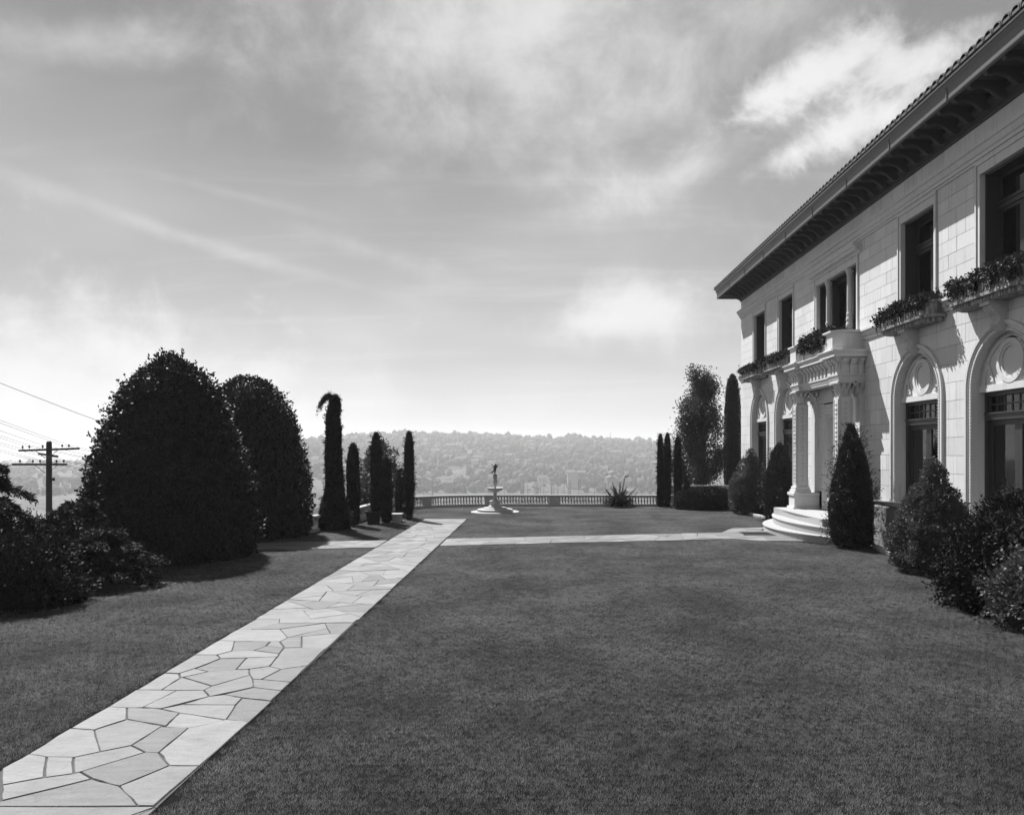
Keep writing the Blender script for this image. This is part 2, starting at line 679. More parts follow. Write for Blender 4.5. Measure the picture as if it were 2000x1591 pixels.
def plant(name, label, cat, loc, prof, n, L, W, mat, seed, up=.2, jit=.8, lump_amp=.08, depth=.25, core=.8,
          clump=0, clump_r=.15, group=None, trunk_h=None, trunk_r=.05, crown='crown', limbs=6, shoots=0, shoot_len=.3,
          crown_name='crown'):
    rng = np.random.default_rng(seed)
    t = thing(name, label, cat, loc, group)
    parts = []
    if clump:
        Pc, Nc = shell(clump, prof, rng, lump_amp, depth)
        idx = rng.integers(0, clump, n)
        off = rng.normal(size=(n, 3))
        off = norm(off) * (clump_r * rng.uniform(.25, 1, (n, 1)) ** .5) * rng.uniform(.6, 1.2, (clump, 1))[idx]
        P = Pc[idx] + off
        N = norm(off) * .8 + Nc[idx] * .5
        P[:, 2] = np.maximum(P[:, 2], .03)
    else:
        P, N = shell(n, prof, rng, lump_amp, depth)
    D = N + jit * rng.normal(size=N.shape) * .6
    D[:, 2] += up
    parts.append(leaf_arrays(P, D, L, W, rng))
    if shoots:
        Ps, Ns = shell(shoots, prof, rng, lump_amp, 0)
        for p, nn in zip(Ps, Ns):
            d = nn * .8 + np.array([0, 0, .6]) + rng.normal(size=3) * .3
            d /= np.linalg.norm(d)
            ln = shoot_len * rng.uniform(.5, 1.2)
            k = 12
            tt = np.linspace(.1, 1, k)[:, None]
            q = p + d * ln * tt + rng.normal(size=(k, 3)) * L * .25
            parts.append(leaf_arrays(q, d + rng.normal(size=(k, 3)) * .9, L, W, rng))
    if core:
        parts.append(core_arrays(prof, core))
    V, F = join_arrays(parts)
    link(crown_name, np_mesh(crown_name, V, F, mat), t)
    zmax = max(p[0] for p in prof)
    th = trunk_h or zmax * .75
    trunk_mb(th, trunk_r, seed, limbs, min(.5, prof[len(prof) // 2][1] * .8)).build('trunk', BARK, t, smooth=True)
    return t


def frond_arrays(root, direction, length, droop, rng, L, W, side=.35, nseg=14, per=7, fan=.5):
    """a feathery branch: leaflets along a drooping axis"""
    d = np.array(direction, float)
    d /= np.linalg.norm(d)
    t = np.linspace(0.08, 1, nseg)
    axis = np.array(root)[None] + d[None] * (t * length)[:, None]
    axis[:, 2] -= droop * length * t ** 2
    tang = np.gradient(axis, axis=0)
    P = np.repeat(axis, per, 0)
    T = norm(np.repeat(tang, per, 0))
    h = np.cross(T, np.array([0, 0, 1.0])) + 1e-4
    sgn = rng.choice([-1, 1], (len(P), 1))
    D = T * fan + norm(h) * sgn * side + rng.normal(size=P.shape) * .25
    P = P + rng.normal(size=P.shape) * L * .12
    k = np.repeat(1.15 - .75 * t, per)[:, None]
    V, F = leaf_arrays(P, D, L * k, W * np.ones_like(k), rng)
    return (V, F), axis


# ------------------------------------------------------------------ terrain, lake and lawn
def gp(u, v, z=0.0):
    """point of the ground plane seen at a pixel of the photograph (only to read plan positions off it)"""
    y = 1500 * (CAM_H - z) / (v - 880)
    return ((u - 1055) * y / 1500, y)


LAKE = -60.0


def ridge(x):
    """height of the far ridge above the camera, in metres"""
    xs = [-6000, -2600, -1250, -900, -660, -520, -360, -120, 40, 110, 200, 330, 800, 1500, 3000, 9000]
    hs = [-52, -48, -34, -6, 16, 36, 50, 46, 38, 46, 34, 30, 34, 30, 20, 0]
    return np.interp(x, xs, hs)


def terrain_h(x, y):
    dx = np.maximum(0, -13.2 - x)
    dy = np.maximum(0, y - 43.0)
    d = np.hypot(dx, dy)
    z = -.06 - np.minimum(d, 34) * .55 - np.clip(d - 34, 0, 400) * .13
    z = np.maximum(z, LAKE - 4)
    # far side of the lake
    shore = 1020 + 40 * np.sin(x / 170) - np.clip(-x - 250, 0, 260) * .8
    f = y - shore
    top = ridge(x) - 6
    s = np.clip(f / 1150.0, 0, 1)
    s = .55 * s + .45 * s * s * (3 - 2 * s)
    hill = LAKE - 2 + np.clip(f / 40, 0, 1) * 5 + (top - LAKE - 3) * s
    back = np.clip((f - 1150) / 2500.0, 0, 1)
    hill = hill * (1 - back) + back * (LAKE + 8)
    return np.where(f > -60, np.maximum(z, hill), z)


def build_terrain():
    def axis(a):
        return np.array(sorted(set(a)))
    xs = np.concatenate([-np.geomspace(60, 26000, 34)[::-1], np.linspace(-50, 60, 56), np.geomspace(70, 26000, 32)])
    xs = axis(np.concatenate([xs, np.linspace(-1600, 1400, 90)]).round(2))
    ys = axis(np.concatenate([np.array([-3000, -800, -200, -60, -20, 0]), np.linspace(8, 90, 42), np.geomspace(95, 900, 22),
                              np.linspace(920, 2400, 90), np.geomspace(2450, 30000, 18)]).round(2))
    XX, YY = np.meshgrid(xs, ys)
    Z = terrain_h(XX, YY)
    rng = np.random.default_rng(3)
    far = np.clip((YY - 1000) / 150, 0, 1) * (YY < 5000)
    Z = Z + far * (np.sin(XX / 61 + YY / 140) * 3 + np.sin(XX / 23 - YY / 70) * 1.6 + rng.normal(size=Z.shape) * .6)
    V = np.stack([XX, YY, Z], -1).reshape(-1, 3)
    nx, ny = len(xs), len(ys)
    i = np.arange(ny - 1)[:, None] * nx + np.arange(nx - 1)[None]
    F = np.stack([i, i + 1, i + nx + 1, i + nx], -1).reshape(-1, 4)
    m, t, b = mat_base('hill_ground')
    pos = t.node('ShaderNodeNewGeometry').outputs['Position']
    n = t.noise(pos, .012, 8, .65)
    n2 = t.noise(pos, .06, 6, .6)
    f = t.math('ADD', t.math('MULTIPLY', n, .7), t.math('MULTIPLY', n2, .5))
    grey(t, b, t.mix(t.smooth(f, .45, .85), .04, .12))
    b.inputs['Roughness'].default_value = .9
    b.inputs['Specular IOR Level'].default_value = .1
    o = link('terrain', np_mesh('terrain', V, F, m, True))
    tag(o, kind='structure')
    # lake
    m, t, b = mat_base('lake_water')
    grey(t, b, .05)
    b.inputs['Roughness'].default_value = .12
    b.inputs['IOR'].default_value = 1.33
    pos = t.node('ShaderNodeNewGeometry').outputs['Position']
    bump(t, b, t.noise(pos, .25, 6, .6), .5, .6)
    mb = MB()
    mb.add([(-9000, 40, LAKE), (9000, 40, LAKE), (9000, 6000, LAKE), (-9000, 6000, LAKE)], [(0, 1, 2, 3)])
    tag(mb.build('lake', m), kind='structure')


build_terrain()

BAL_PATH = [(11.4, 41.35), (6.5, 41.45), (3.0, 41.65), (-.7, 41.75), (-2.7, 41.75), (-4.2, 41.5), (-5.4, 41.0), (-6.4, 40.2),
            (-7.1, 39.2), (-7.45, 37.9), (-7.6, 36.4), (-7.65, 34.2), (-7.75, 32.0), (-8.05, 30.0), (-8.5, 27.6)]


def build_lawn():
    # outline, counter-clockwise
    edge = [(-13.4, -14), (16, -14), (16, 41.3)] + BAL_PATH[1:-1] + [(-9.0, 27.4), (-11.5, 27.8), (-13.4, 26)]
    me = bpy.data.meshes.new('lawn')
    bm = bmesh.new()
    bm.faces.new([bm.verts.new((x, y, 0)) for x, y in edge])
    bm.normal_update()
    for f in bm.faces:
        if f.normal.z < 0:
            f.normal_flip()
    ret = bmesh.ops.extrude_face_region(bm, geom=bm.faces[:])
    for g in ret['geom']:
        if isinstance(g, bmesh.types.BMVert):
            g.co.z = -.12
    bmesh.ops.recalc_face_normals(bm, faces=bm.faces)
    bmesh.ops.triangulate(bm, faces=bm.faces)
    bm.to_mesh(me)
    bm.free()
    me.materials.append(LAWN)
    tag(link('lawn', me), kind='structure')


build_lawn()


# ------------------------------------------------------------------ flagstone paths
def inset_poly(poly, d):
    """shrink a 2D polygon by moving its edges inwards"""
    n = len(poly)
    area = sum(poly[i][0] * poly[(i + 1) % n][1] - poly[(i + 1) % n][0] * poly[i][1] for i in range(n)) / 2
    if area < 0:
        poly = poly[::-1]
    out = []
    for i in range(n):
        p0, p1, p2 = Vector(poly[i - 1]), Vector(poly[i]), Vector(poly[(i + 1) % n])
        d0, d1 = (p1 - p0).normalized(), (p2 - p1).normalized()
        n0, n1 = Vector((-d0.y, d0.x)), Vector((-d1.y, d1.x))
        nn = n0 + n1
        if nn.length < 1e-4:
            nn = n0.copy()
        nn.normalize()
        k = min(1 / max(.25, nn.dot(n0)), 2.5)
        out.append(tuple(p1 + nn * d * k))
    return out


def poly_area(p):
    return abs(sum(p[i][0] * p[(i + 1) % len(p)][1] - p[(i + 1) % len(p)][0] * p[i][1] for i in range(len(p))) / 2)


def flagstone(poly, parent, gap, rnd, ztop=.022, mat=None):
    c = (sum(p[0] for p in poly) / len(poly), sum(p[1] for p in poly) / len(poly))
    loc = [(p[0] - c[0], p[1] - c[1]) for p in poly]
    # wander of the broken edges
    fine = []
    n = len(loc)
    for i in range(n):
        a, b = Vector(loc[i]), Vector(loc[(i + 1) % n])
        fine.append(tuple(a))
        if (b - a).length > .28:
            for t in (.33, .67):
                q = a.lerp(b, t)
                fine.append((q.x + rnd.uniform(-.008, .008), q.y + rnd.uniform(-.008, .008)))
    gap = max(.002, gap * rnd.uniform(.25, 1.2))
    top = inset_poly(fine, gap + .006)
    low = inset_poly(fine, gap)
    m = len(top)
    if len(low) != m:
        return
    tl = rnd.uniform(-.003, .003)
    tx, ty = rnd.uniform(-.004, .004), rnd.uniform(-.004, .004)
    v = [(p[0], p[1], ztop + tl + p[0] * tx + p[1] * ty) for p in top] + [(p[0], p[1], ztop - .008) for p in low] + [(p[0], p[1], -.02) for p in low]
    f = [tuple(range(m))]
    for k in (0, m):
        for i in range(m):
            j = (i + 1) % m
            f.append((k + i, k + m + i, k + m + j, k + j))
    MB().add(v, f).build('flagstone', mat or FLAG, parent, (c[0], c[1], 0))


def split_polys(poly, target, rnd):
    if poly_area(poly) < target * rnd.uniform(.7, 1.5):
        return [poly]
    # cut across the longest direction with some slant
    best, bd = None, 0
    for i in range(len(poly)):
        for j in range(i):
            d = Vector(poly[i]) - Vector(poly[j])
            if d.length > bd:
                bd, best = d.length, d
    axis = best.normalized()
    ang = rnd.choice([-1, 1]) * rnd.uniform(R(4), R(34))
    nrm = Matrix.Rotation(ang, 2) @ axis
    pr = [nrm.dot(Vector(p)) for p in poly]
    cut = min(pr) + (max(pr) - min(pr)) * rnd.uniform(.38, .62)
    A, B = [], []
    n = len(poly)
    for i in range(n):
        p, q = Vector(poly[i]), Vector(poly[(i + 1) % n])
        a, b = pr[i] - cut, pr[(i + 1) % n] - cut
        (A if a < 0 else B).append(tuple(p))
        if a * b < 0:
            x = tuple(p.lerp(q, a / (a - b)))
            A.append(x)
            B.append(x)
    if len(A) < 3 or len(B) < 3:
        return [poly]
    return split_polys(A, target, rnd) + split_polys(B, target, rnd)


PAVED = []


def build_walk():
    rnd = random.Random(11)
    A = lambda x, y: gp(30 + x / 4.2553, 1330 + y / 4.2553)
    B = lambda x, y: gp(250 + x / 4.651, 1180 + y / 4.651)
    xl, xr = -5.06, -3.206
    SA = ['-120,745 110,618 265,642 245,818 -120,885', '265,642 485,646 485,785 245,818', '485,646 705,600 965,548 1085,605 720,715 540,770 485,785',
          '110,618 455,405 655,420 705,600 485,646 265,642', '455,405 775,225 930,232 930,330 655,420', '655,420 930,330 1250,388 1210,392 965,548 705,600',
          '930,232 1150,238 1365,275 1250,388 930,330', '1250,388 1365,275 1750,333 1490,395 1440,400 1210,392', '965,548 1210,392 1440,400 1190,608 1085,605',
          '1440,400 1490,395 1750,333 1945,352 1530,718 1280,718 1190,608', '1085,605 1190,608 1280,718 865,890 640,828 540,770 720,715',
          '-120,885 245,818 485,785 540,770 640,828 -120,1015', '1280,718 1530,718 1150,1055 1015,1055 865,890', '-120,1015 640,828 865,890 1015,1055 -300,1055',
          '775,225 1000,85 1340,90 1055,230 930,232', '1055,230 1340,90 1565,88 1610,140 1210,240 1150,238', '1390,208 1610,140 1740,125 1885,150 1830,210',
          '1210,240 1390,208 1830,210 1750,333 1365,275', '1885,150 2180,178 1945,352 1750,333 1830,210']
    SB = ['75,790 330,633 465,640 475,680 305,790', '305,790 475,680 500,675 765,755 690,793', '690,793 765,755 1110,655 1130,690 1140,765 740,852',
          '870,832 1140,765 1395,795 1300,885 1035,857', '500,675 735,622 980,605 1100,600 1110,655 765,755', '465,640 605,595 735,622 500,675 475,680',
          '330,633 600,470 810,470 840,503 605,595 465,640', '605,595 840,503 1080,495 980,605 735,622', '980,605 1080,495 1360,485 1285,575 1100,600',
          '840,503 810,470 945,435 1140,428 1375,458 1360,485 1080,495', '1285,575 1360,485 1375,458 1420,405 1580,402 1800,410 1640,565 1390,600',
          '1100,600 1285,575 1390,600 1210,695 1130,690 1110,655', '1210,695 1390,600 1640,565 1480,720', '1130,690 1210,695 1480,720 1395,795 1140,765',
          '600,470 830,335 970,345 945,435 810,470', '970,345 1290,347 1250,390 1140,428 945,435', '1290,347 1380,347 1420,405 1250,390',
          '1140,428 1250,390 1420,405 1375,458', '830,335 985,245 1110,240 1380,235 1450,310 1380,347 970,345', '1380,347 1450,310 1580,300 1580,402 1420,405',
          '1580,300 1840,275 1945,275 1800,410 1580,402', '985,245 1170,140 1380,140 1370,180 1110,240', '1110,240 1370,180 1790,178 1380,235',
          '1380,235 1790,178 1810,225 1450,310', '1450,310 1810,225 1840,275 1580,300', '1790,178 2050,175 1945,275 1840,275 1810,225',
          '1380,140 2085,145 2050,175 1790,178 1370,180']
    walk = MB()
    walk.box(xl + .015, xr - .015, -2.0, 33.7, -.03, .008)
    w = walk.build('flagstone_walk', EARTH)
    tag(w, kind='structure')
    for S, fn in ((SA, A), (SB, B)):
        for s in S:
            poly = [fn(*map(float, q.split(','))) for q in s.split()]
            poly = [(min(max(x, xl - .01), xr + .01), y) for x, y in poly]
            flagstone(poly, w, .010, rnd)
    # nearer to the camera and farther on
    y0 = gp(0, 1330 + 1055 / 4.2553)[1]
    for p in split_polys([(xl, -1.95), (xr, -1.95), (xr, y0), (xl, y0)], .5, rnd):
        flagstone(p, w, .012, rnd)
    l0, r0 = B(1170, 140)[1], B(2085, 145)[1]
    yy = 13.6
    seg = [[(xl, l0), (xr, r0), (xr, 18.6), (xl, 18.2)], [(xl, 18.2), (xr, 18.6), (xr, 23.9), (xl, 23.4)], [(xl, 23.4), (xr, 23.9), (xr, 28.4), (xl, 28.8)],
           [(xl, 28.8), (xr, 28.4), (xr, 33.65), (xl, 33.65)]]
    for s in seg:
        for p in split_polys(s, .42, rnd):
            flagstone(p, w, .007, rnd)
    # cross path towards the porch
    cp = MB()
    left = [(-9.4, 22.96), (xl - .03, 23.75), (xl - .03, 25.62), (-9.4, 24.94)]
    right = [(xr + .03, 24.15), (6.6, 26.1), (6.6, 28.05), (xr + .03, 26.05)]
    court = [(6.6, 26.1), (7.3, 25.5), (8.75, 25.4), (8.3, 27.0), (8.35, 29.0), (8.8, 30.0), (7.4, 29.6), (6.6, 28.05)]
    PAVED.extend([left, right, court])
    for q in (left, right, court):
        cp.prism(inset_poly(q, .015), 'z', -.03, .007)
    c = cp.build('cross_path', EARTH)
    tag(c, kind='structure')
    for q, tgt in ((left, .5), (right, .55), (court, .6)):
        n0 = len(q)
        for p in split_polys(q, tgt, rnd):
            flagstone(p, c, .006, rnd)
    # sunken iron mat before the steps
    t = thing('door_mat', 'dark rectangular iron foot grating set in paving before porch steps', 'grating', (7.75, 27.55, 0))
    MB().box(-.55, .55, -.47, .47, .018, .034).build('mat_bed', DARK, t)
    g = MB()
    for i in range(14):
        x = -.52 + i * .08
        g.box(x - .008, x + .008, -.46, .46, .034, .042)
    g.build('slat', WOOD, t)
    fr = MB()
    fr.box(-.58, .58, -.50, -.47, .01, .045).box(-.58, .58, .47, .50, .01, .045).box(-.58, -.55, -.47, .47, .01, .045).box(.55, .58, -.47, .47, .01, .045)
    fr.build('frame', PLINTH, t)


build_walk()


# ------------------------------------------------------------------ mown grass
def point_in(poly, x, y):
    ins = np.zeros(len(x), bool)
    n = len(poly)
    for i in range(n):
        x0, y0 = poly[i]
        x1, y1 = poly[(i + 1) % n]
        c = ((y0 > y) != (y1 > y)) & (x < (x1 - x0) * (y - y0) / (y1 - y0 + 1e-12) + x0)
        ins ^= c
    return ins


def build_grass():
    rng = np.random.default_rng(4)
    pats = []
    for k in range(3):
        n = 150
        r = .105 * np.sqrt(rng.uniform(0, 1, n))
        a = rng.uniform(0, 6.283, n)
        P = np.stack([r * np.cos(a), r * np.sin(a), np.zeros(n)], 1)
        h = rng.uniform(.016, .030, (n, 1))
        lean = rng.normal(size=(n, 2)) * .5
        T = P + np.concatenate([lean * h, h], 1)
        w = rng.uniform(.0007, .0012, (n, 1))
        th = rng.uniform(0, 6.283, n)
        S = np.stack([np.cos(th), np.sin(th), 0 * th], 1)
        V = np.stack([P - S * w, P + S * w, T + S * w * .35, T - S * w * .35], 1).reshape(-1, 3)
        me = np_mesh('grass_tuft', V, np.arange(4 * n).reshape(-1, 4), GRASSB)
        pats.append(bpy.data.objects.new('grass_tuft', me))
    sp = .135
    X, Y = np.meshgrid(np.arange(-13.2, 10.6, sp), np.arange(-1.5, 41.8, sp * .87))
    X = X + (np.arange(X.shape[0]) % 2)[:, None] * sp / 2
    X = (X + rng.uniform(-.03, .03, X.shape)).ravel()
    Y = (Y + rng.uniform(-.03, .03, Y.shape)).ravel()
    edge = [(-13.3, -2), (10.5, -2), (10.5, 41.2)] + [(x + .0, y - .14) for x, y in BAL_PATH[1:-1]] + [(-9.0, 27.4), (-13.3, 27)]
    keep = point_in(edge, X, Y)
    keep &= ~((X > -5.06 - .05) & (X < -3.206 + .05) & (Y < 33.75))
    for q in PAVED:
        g = inset_poly(q, -.05)
        keep &= ~point_in(g, X, Y)
    keep &= ~point_in([(8.25, 12), (8.8, 15.0), (9.3, 17.5), (9.7, 19.2), (9.9, 21.0), (10.0, 22.6), (10.2, 24.2), (11, 24.2), (11, 12)], X, Y)
    keep &= ~((X > 8.1) & (Y > 24.2) & (Y < 31.0) & ((X - 13.4) ** 2 + (Y - 27.65) ** 2 < 5.45 ** 2))
    keep &= ~((X > 9.2) & (Y > 24.2) & (Y < 31.1))
    keep &= ~((X > 9.75) & (Y > 30.8))
    keep &= (X + 2.2) ** 2 + (Y - 37.5) ** 2 > 1.27 ** 2
    # what the camera, or one a few steps aside, could see
    keep &= (np.abs(X + .3) < np.maximum(Y, 0) * .78 + 4)
    P = np.stack([X[keep], Y[keep], np.full(keep.sum(), .0)], 1)
    me = bpy.data.meshes.new('grass')
    me.vertices.add(len(P))
    me.vertices.foreach_set('co', P.astype(np.float32).ravel())
    o = tag(link('grass', me), 'short mown grass covering the lawn', 'grass', kind='stuff')
    ng = bpy.data.node_groups.new('grass_scatter', 'GeometryNodeTree')
    ng.interface.new_socket('Geometry', in_out='INPUT', socket_type='NodeSocketGeometry')
    ng.interface.new_socket('Geometry', in_out='OUTPUT', socket_type='NodeSocketGeometry')
    N, L = ng.nodes, ng.links
    gi, go = N.new('NodeGroupInput'), N.new('NodeGroupOutput')
    join = N.new('GeometryNodeJoinGeometry')
    idx = N.new('GeometryNodeInputIndex')
    for k, p in enumerate(pats):
        oi = N.new('GeometryNodeObjectInfo')
        oi.inputs['Object'].default_value = p
        oi.inputs['As Instance'].default_value = True
        iop = N.new('GeometryNodeInstanceOnPoints')
        md = N.new('ShaderNodeMath')
        md.operation = 'MODULO'
        md.inputs[1].default_value = 3
        L.new(idx.outputs[0], md.inputs[0])
        eq = N.new('FunctionNodeCompare')
        eq.data_type = 'FLOAT'
        eq.operation = 'EQUAL'
        eq.inputs['Epsilon'].default_value = .1
        L.new(md.outputs[0], eq.inputs[0])
        eq.inputs[1].default_value = k
        rv = N.new('FunctionNodeRandomValue')
        rv.data_type = 'FLOAT_VECTOR'
        rv.inputs[0].default_value = (0, 0, 0)
        rv.inputs[1].default_value = (0, 0, 6.283)
        rs = N.new('FunctionNodeRandomValue')
        rs.data_type = 'FLOAT'
        rs.inputs[2].default_value = .8
        rs.inputs[3].default_value = 1.15
        L.new(gi.outputs[0], iop.inputs['Points'])
        L.new(eq.outputs[0], iop.inputs['Selection'])
        L.new(oi.outputs['Geometry'], iop.inputs['Instance'])
        L.new(rv.outputs[0], iop.inputs['Rotation'])
        L.new(rs.outputs[1], iop.inputs['Scale'])
        L.new(iop.outputs[0], join.inputs[0])
    L.new(join.outputs[0], go.inputs[0])
    mod = o.modifiers.new('scatter', 'NODES')
    mod.node_group = ng


build_grass()

# ------------------------------------------------------------------ the mansion
XW, YN, YF, XB = 10.70, 13.2, 40.9, 25.0
HLOC = Vector((XW, 27.7, 0))
house = thing('mansion', 'pale limestone two-storey villa with tiled eaves, arched windows and columned porch', 'house', HLOC)
BOXM = None


def hb(mb, name, mat, parent=None, smooth=False, bevel=0):
    """part of the house (parent None) or sub-part of one of its parts, given in world coordinates"""
    o = mb.build(name, mat, parent or house, smooth=smooth, bevel=bevel)
    if parent is None:
        o.location = -HLOC
    return o


def mat_boxstone():
    m, t, b = mat_base('stained_planter_stone')
    pos = t.node('ShaderNodeNewGeometry').outputs['Position']
    mp = t.node('ShaderNodeMapping', i_Vector=pos)
    mp.inputs['Scale'].default_value = (9, 14, .9)
    s = t.noise(mp.outputs[0], 1.0, 6, .6)
    n = t.noise(pos, 5, 6, .6)
    wear = t.smooth(t.math('ADD', s, t.math('MULTIPLY', n, .3)), .52, .74)
    grey(t, b, t.math('MULTIPLY', t.mix(wear, .38, .11), t.math('ADD', .85, t.math('MULTIPLY', n, .3))))
    b.inputs['Roughness'].default_value = .85
    b.inputs['Specular IOR Level'].default_value = .2
    bump(t, b, t.noise(pos, 40, 4), .3, .006)
    return m


BOXM = mat_boxstone()
ARCHES = [17.75, 21.85, 33.45, 37.45]
WINS = [(17.73, .93), (21.80, .95), (33.45, .92), (37.45, .92)]
TRI = (27.83, 1.87)
DOOR = (27.65, 1.32, 4.70)
Z1, Z2, Z3 = 1.45, 6.68, 10.01     # plinth top, belt course, string moulding
SPR = 4.5


def build_wall():
    RC = 1.44
    n1, n2 = 11, 8
    courses = [(Z1 + (Z2 - Z1) * i / n1, Z1 + (Z2 - Z1) * (i + 1) / n1, 1) for i in range(n1)]
    courses += [(7.0 + (Z3 - 7.0) * i / n2, 7.0 + (Z3 - 7.0) * (i + 1) / n2, 2) for i in range(n2)]
    courses += [(10.43, 10.93, 3)]
    def chord(z):
        if z <= SPR:
            return RC
        h = z - SPR
        return math.sqrt(RC * RC - h * h) if h < RC else 0
    blocks = []
    back = MB()
    rnd = random.Random(5)
    for ci, (z0, z1, st) in enumerate(courses):
        obs = []          # (left edge of the opening, right edge), each a list of (y, z) from bottom to top
        straight = lambda y: [(y, z0), (y, z1)]
        if st == 1:
            for yc in ARCHES:
                if chord(z0) > 0:
                    zs = [z0, z1] if z1 <= SPR else [z0 + (z1 - z0) * k / 6 for k in range(7)]
                    if z0 < SPR + RC < z1:
                        zs = sorted(zs + [SPR + RC * .97, SPR + RC])
                    obs.append(([(yc - chord(z), z) for z in zs], [(yc + chord(z), z) for z in zs]))
            if z0 < DOOR[2] - .05:
                obs.append((straight(DOOR[0] - DOOR[1] - .02), straight(DOOR[0] + DOOR[1] + .02)))
        elif st == 2:
            for yc, hw in WINS + [TRI]:
                obs.append((straight(yc - hw - .17), straight(yc + hw + .17)))
        obs.sort(key=lambda e: e[0][0])
        spans, pl = [], straight(YN)
        for a, b in obs:
            spans.append((pl, a))
            pl = b
        spans.append((pl, straight(YF)))
        bl = .80 if st < 3 else .74
        off = (ci % 2) * bl / 2 + .13
        for le, re in spans:
            back.prism(le[::-1] + re, 'x', XW + .016, XW + .19)
            lo, hi = max(p[0] for p in le), min(p[0] for p in re)
            cuts = []
            y = YN - bl + off
            while y < YF:
                if y > lo + .22 and y < hi - .22:
                    cuts.append(y)
                y += bl
            edges = [le] + [straight(y) for y in cuts] + [re]
            g = .005
            for k in range(len(edges) - 1):
                L_ = [(y + g, min(max(z, z0 + g), z1 - g)) for y, z in edges[k]]
                R_ = [(y - g, min(max(z, z0 + g), z1 - g)) for y, z in edges[k + 1]]
                if R_[0][0] - L_[0][0] < .03 and R_[-1][0] - L_[-1][0] < .03:
                    continue
                blocks.append(R_ + L_[::-1])
    # gable and garden sides of the house
    back.box(XW + .20, XB, YF - .2, YF - .002, 0, 11.2)
    back.box(XW + .20, XB, YN + .002, YN + .2, 0, 11.2)
    back.box(XB - .2, XB - .01, YN + .2, YF - .2, 0, 11.2)
    back.box(XW + .191, XW + .21, YN + .2, YF - .2, 10.0, 11.2)
    wall = hb(back, 'wall', JOINT)
    cache = {}

    def px(p):
        ys, zs = [q[0] for q in p], [q[1] for q in p]
        yc = (min(ys) + max(ys)) / 2
        if yc < 16.9:
            return 0
        return (max(ys) - min(ys)) * (max(zs) - min(zs)) / yc ** 3
    blocks.sort(key=px, reverse=True)
    rest = MB()
    for i, p in enumerate(blocks):
        if i >= 300:
            rest.prism(p, 'x', XW + .0, XW + .1)
            continue
        ys = [q[0] for q in p]
        c = ((min(ys) + max(ys)) / 2, min(q[1] for q in p))
        key = tuple((round(q[0] - c[0], 3), round(q[1] - c[1], 3)) for q in p)
        if key not in cache:
            q = [(a - c[0], b - c[1]) for a, b in p]
            cache[key] = MB().prism(q, 'x', 0, .1).mesh('block', STONE)
        link('block', cache[key], wall, (XW + rnd.uniform(-.002, .002), c[0], c[1]))
    o = rest.build('ashlar', STONE, wall)
    o['kind'] = 'stuff'
    # corner return of ashlar on the garden side
    ret = MB()
    for (z0, z1, st) in courses:
        k = 0
        x = XW + .1 + (.4 if int(z0 * 10) % 2 else 0)
        while x < XB - .5:
            ret.box(x + .005, x + .795, YF - .01, YF + .004, z0 + .005, z1 - .005)
            ret.box(x + .005, x + .795, YN - .004, YN + .01, z0 + .005, z1 - .005)
            x += .8
    o = ret.build('side_ashlar', STONE, wall)
    o['kind'] = 'stuff'


build_wall()

WRAP = [(XB, YN), (XW, YN), (XW, YF), (XB, YF)]


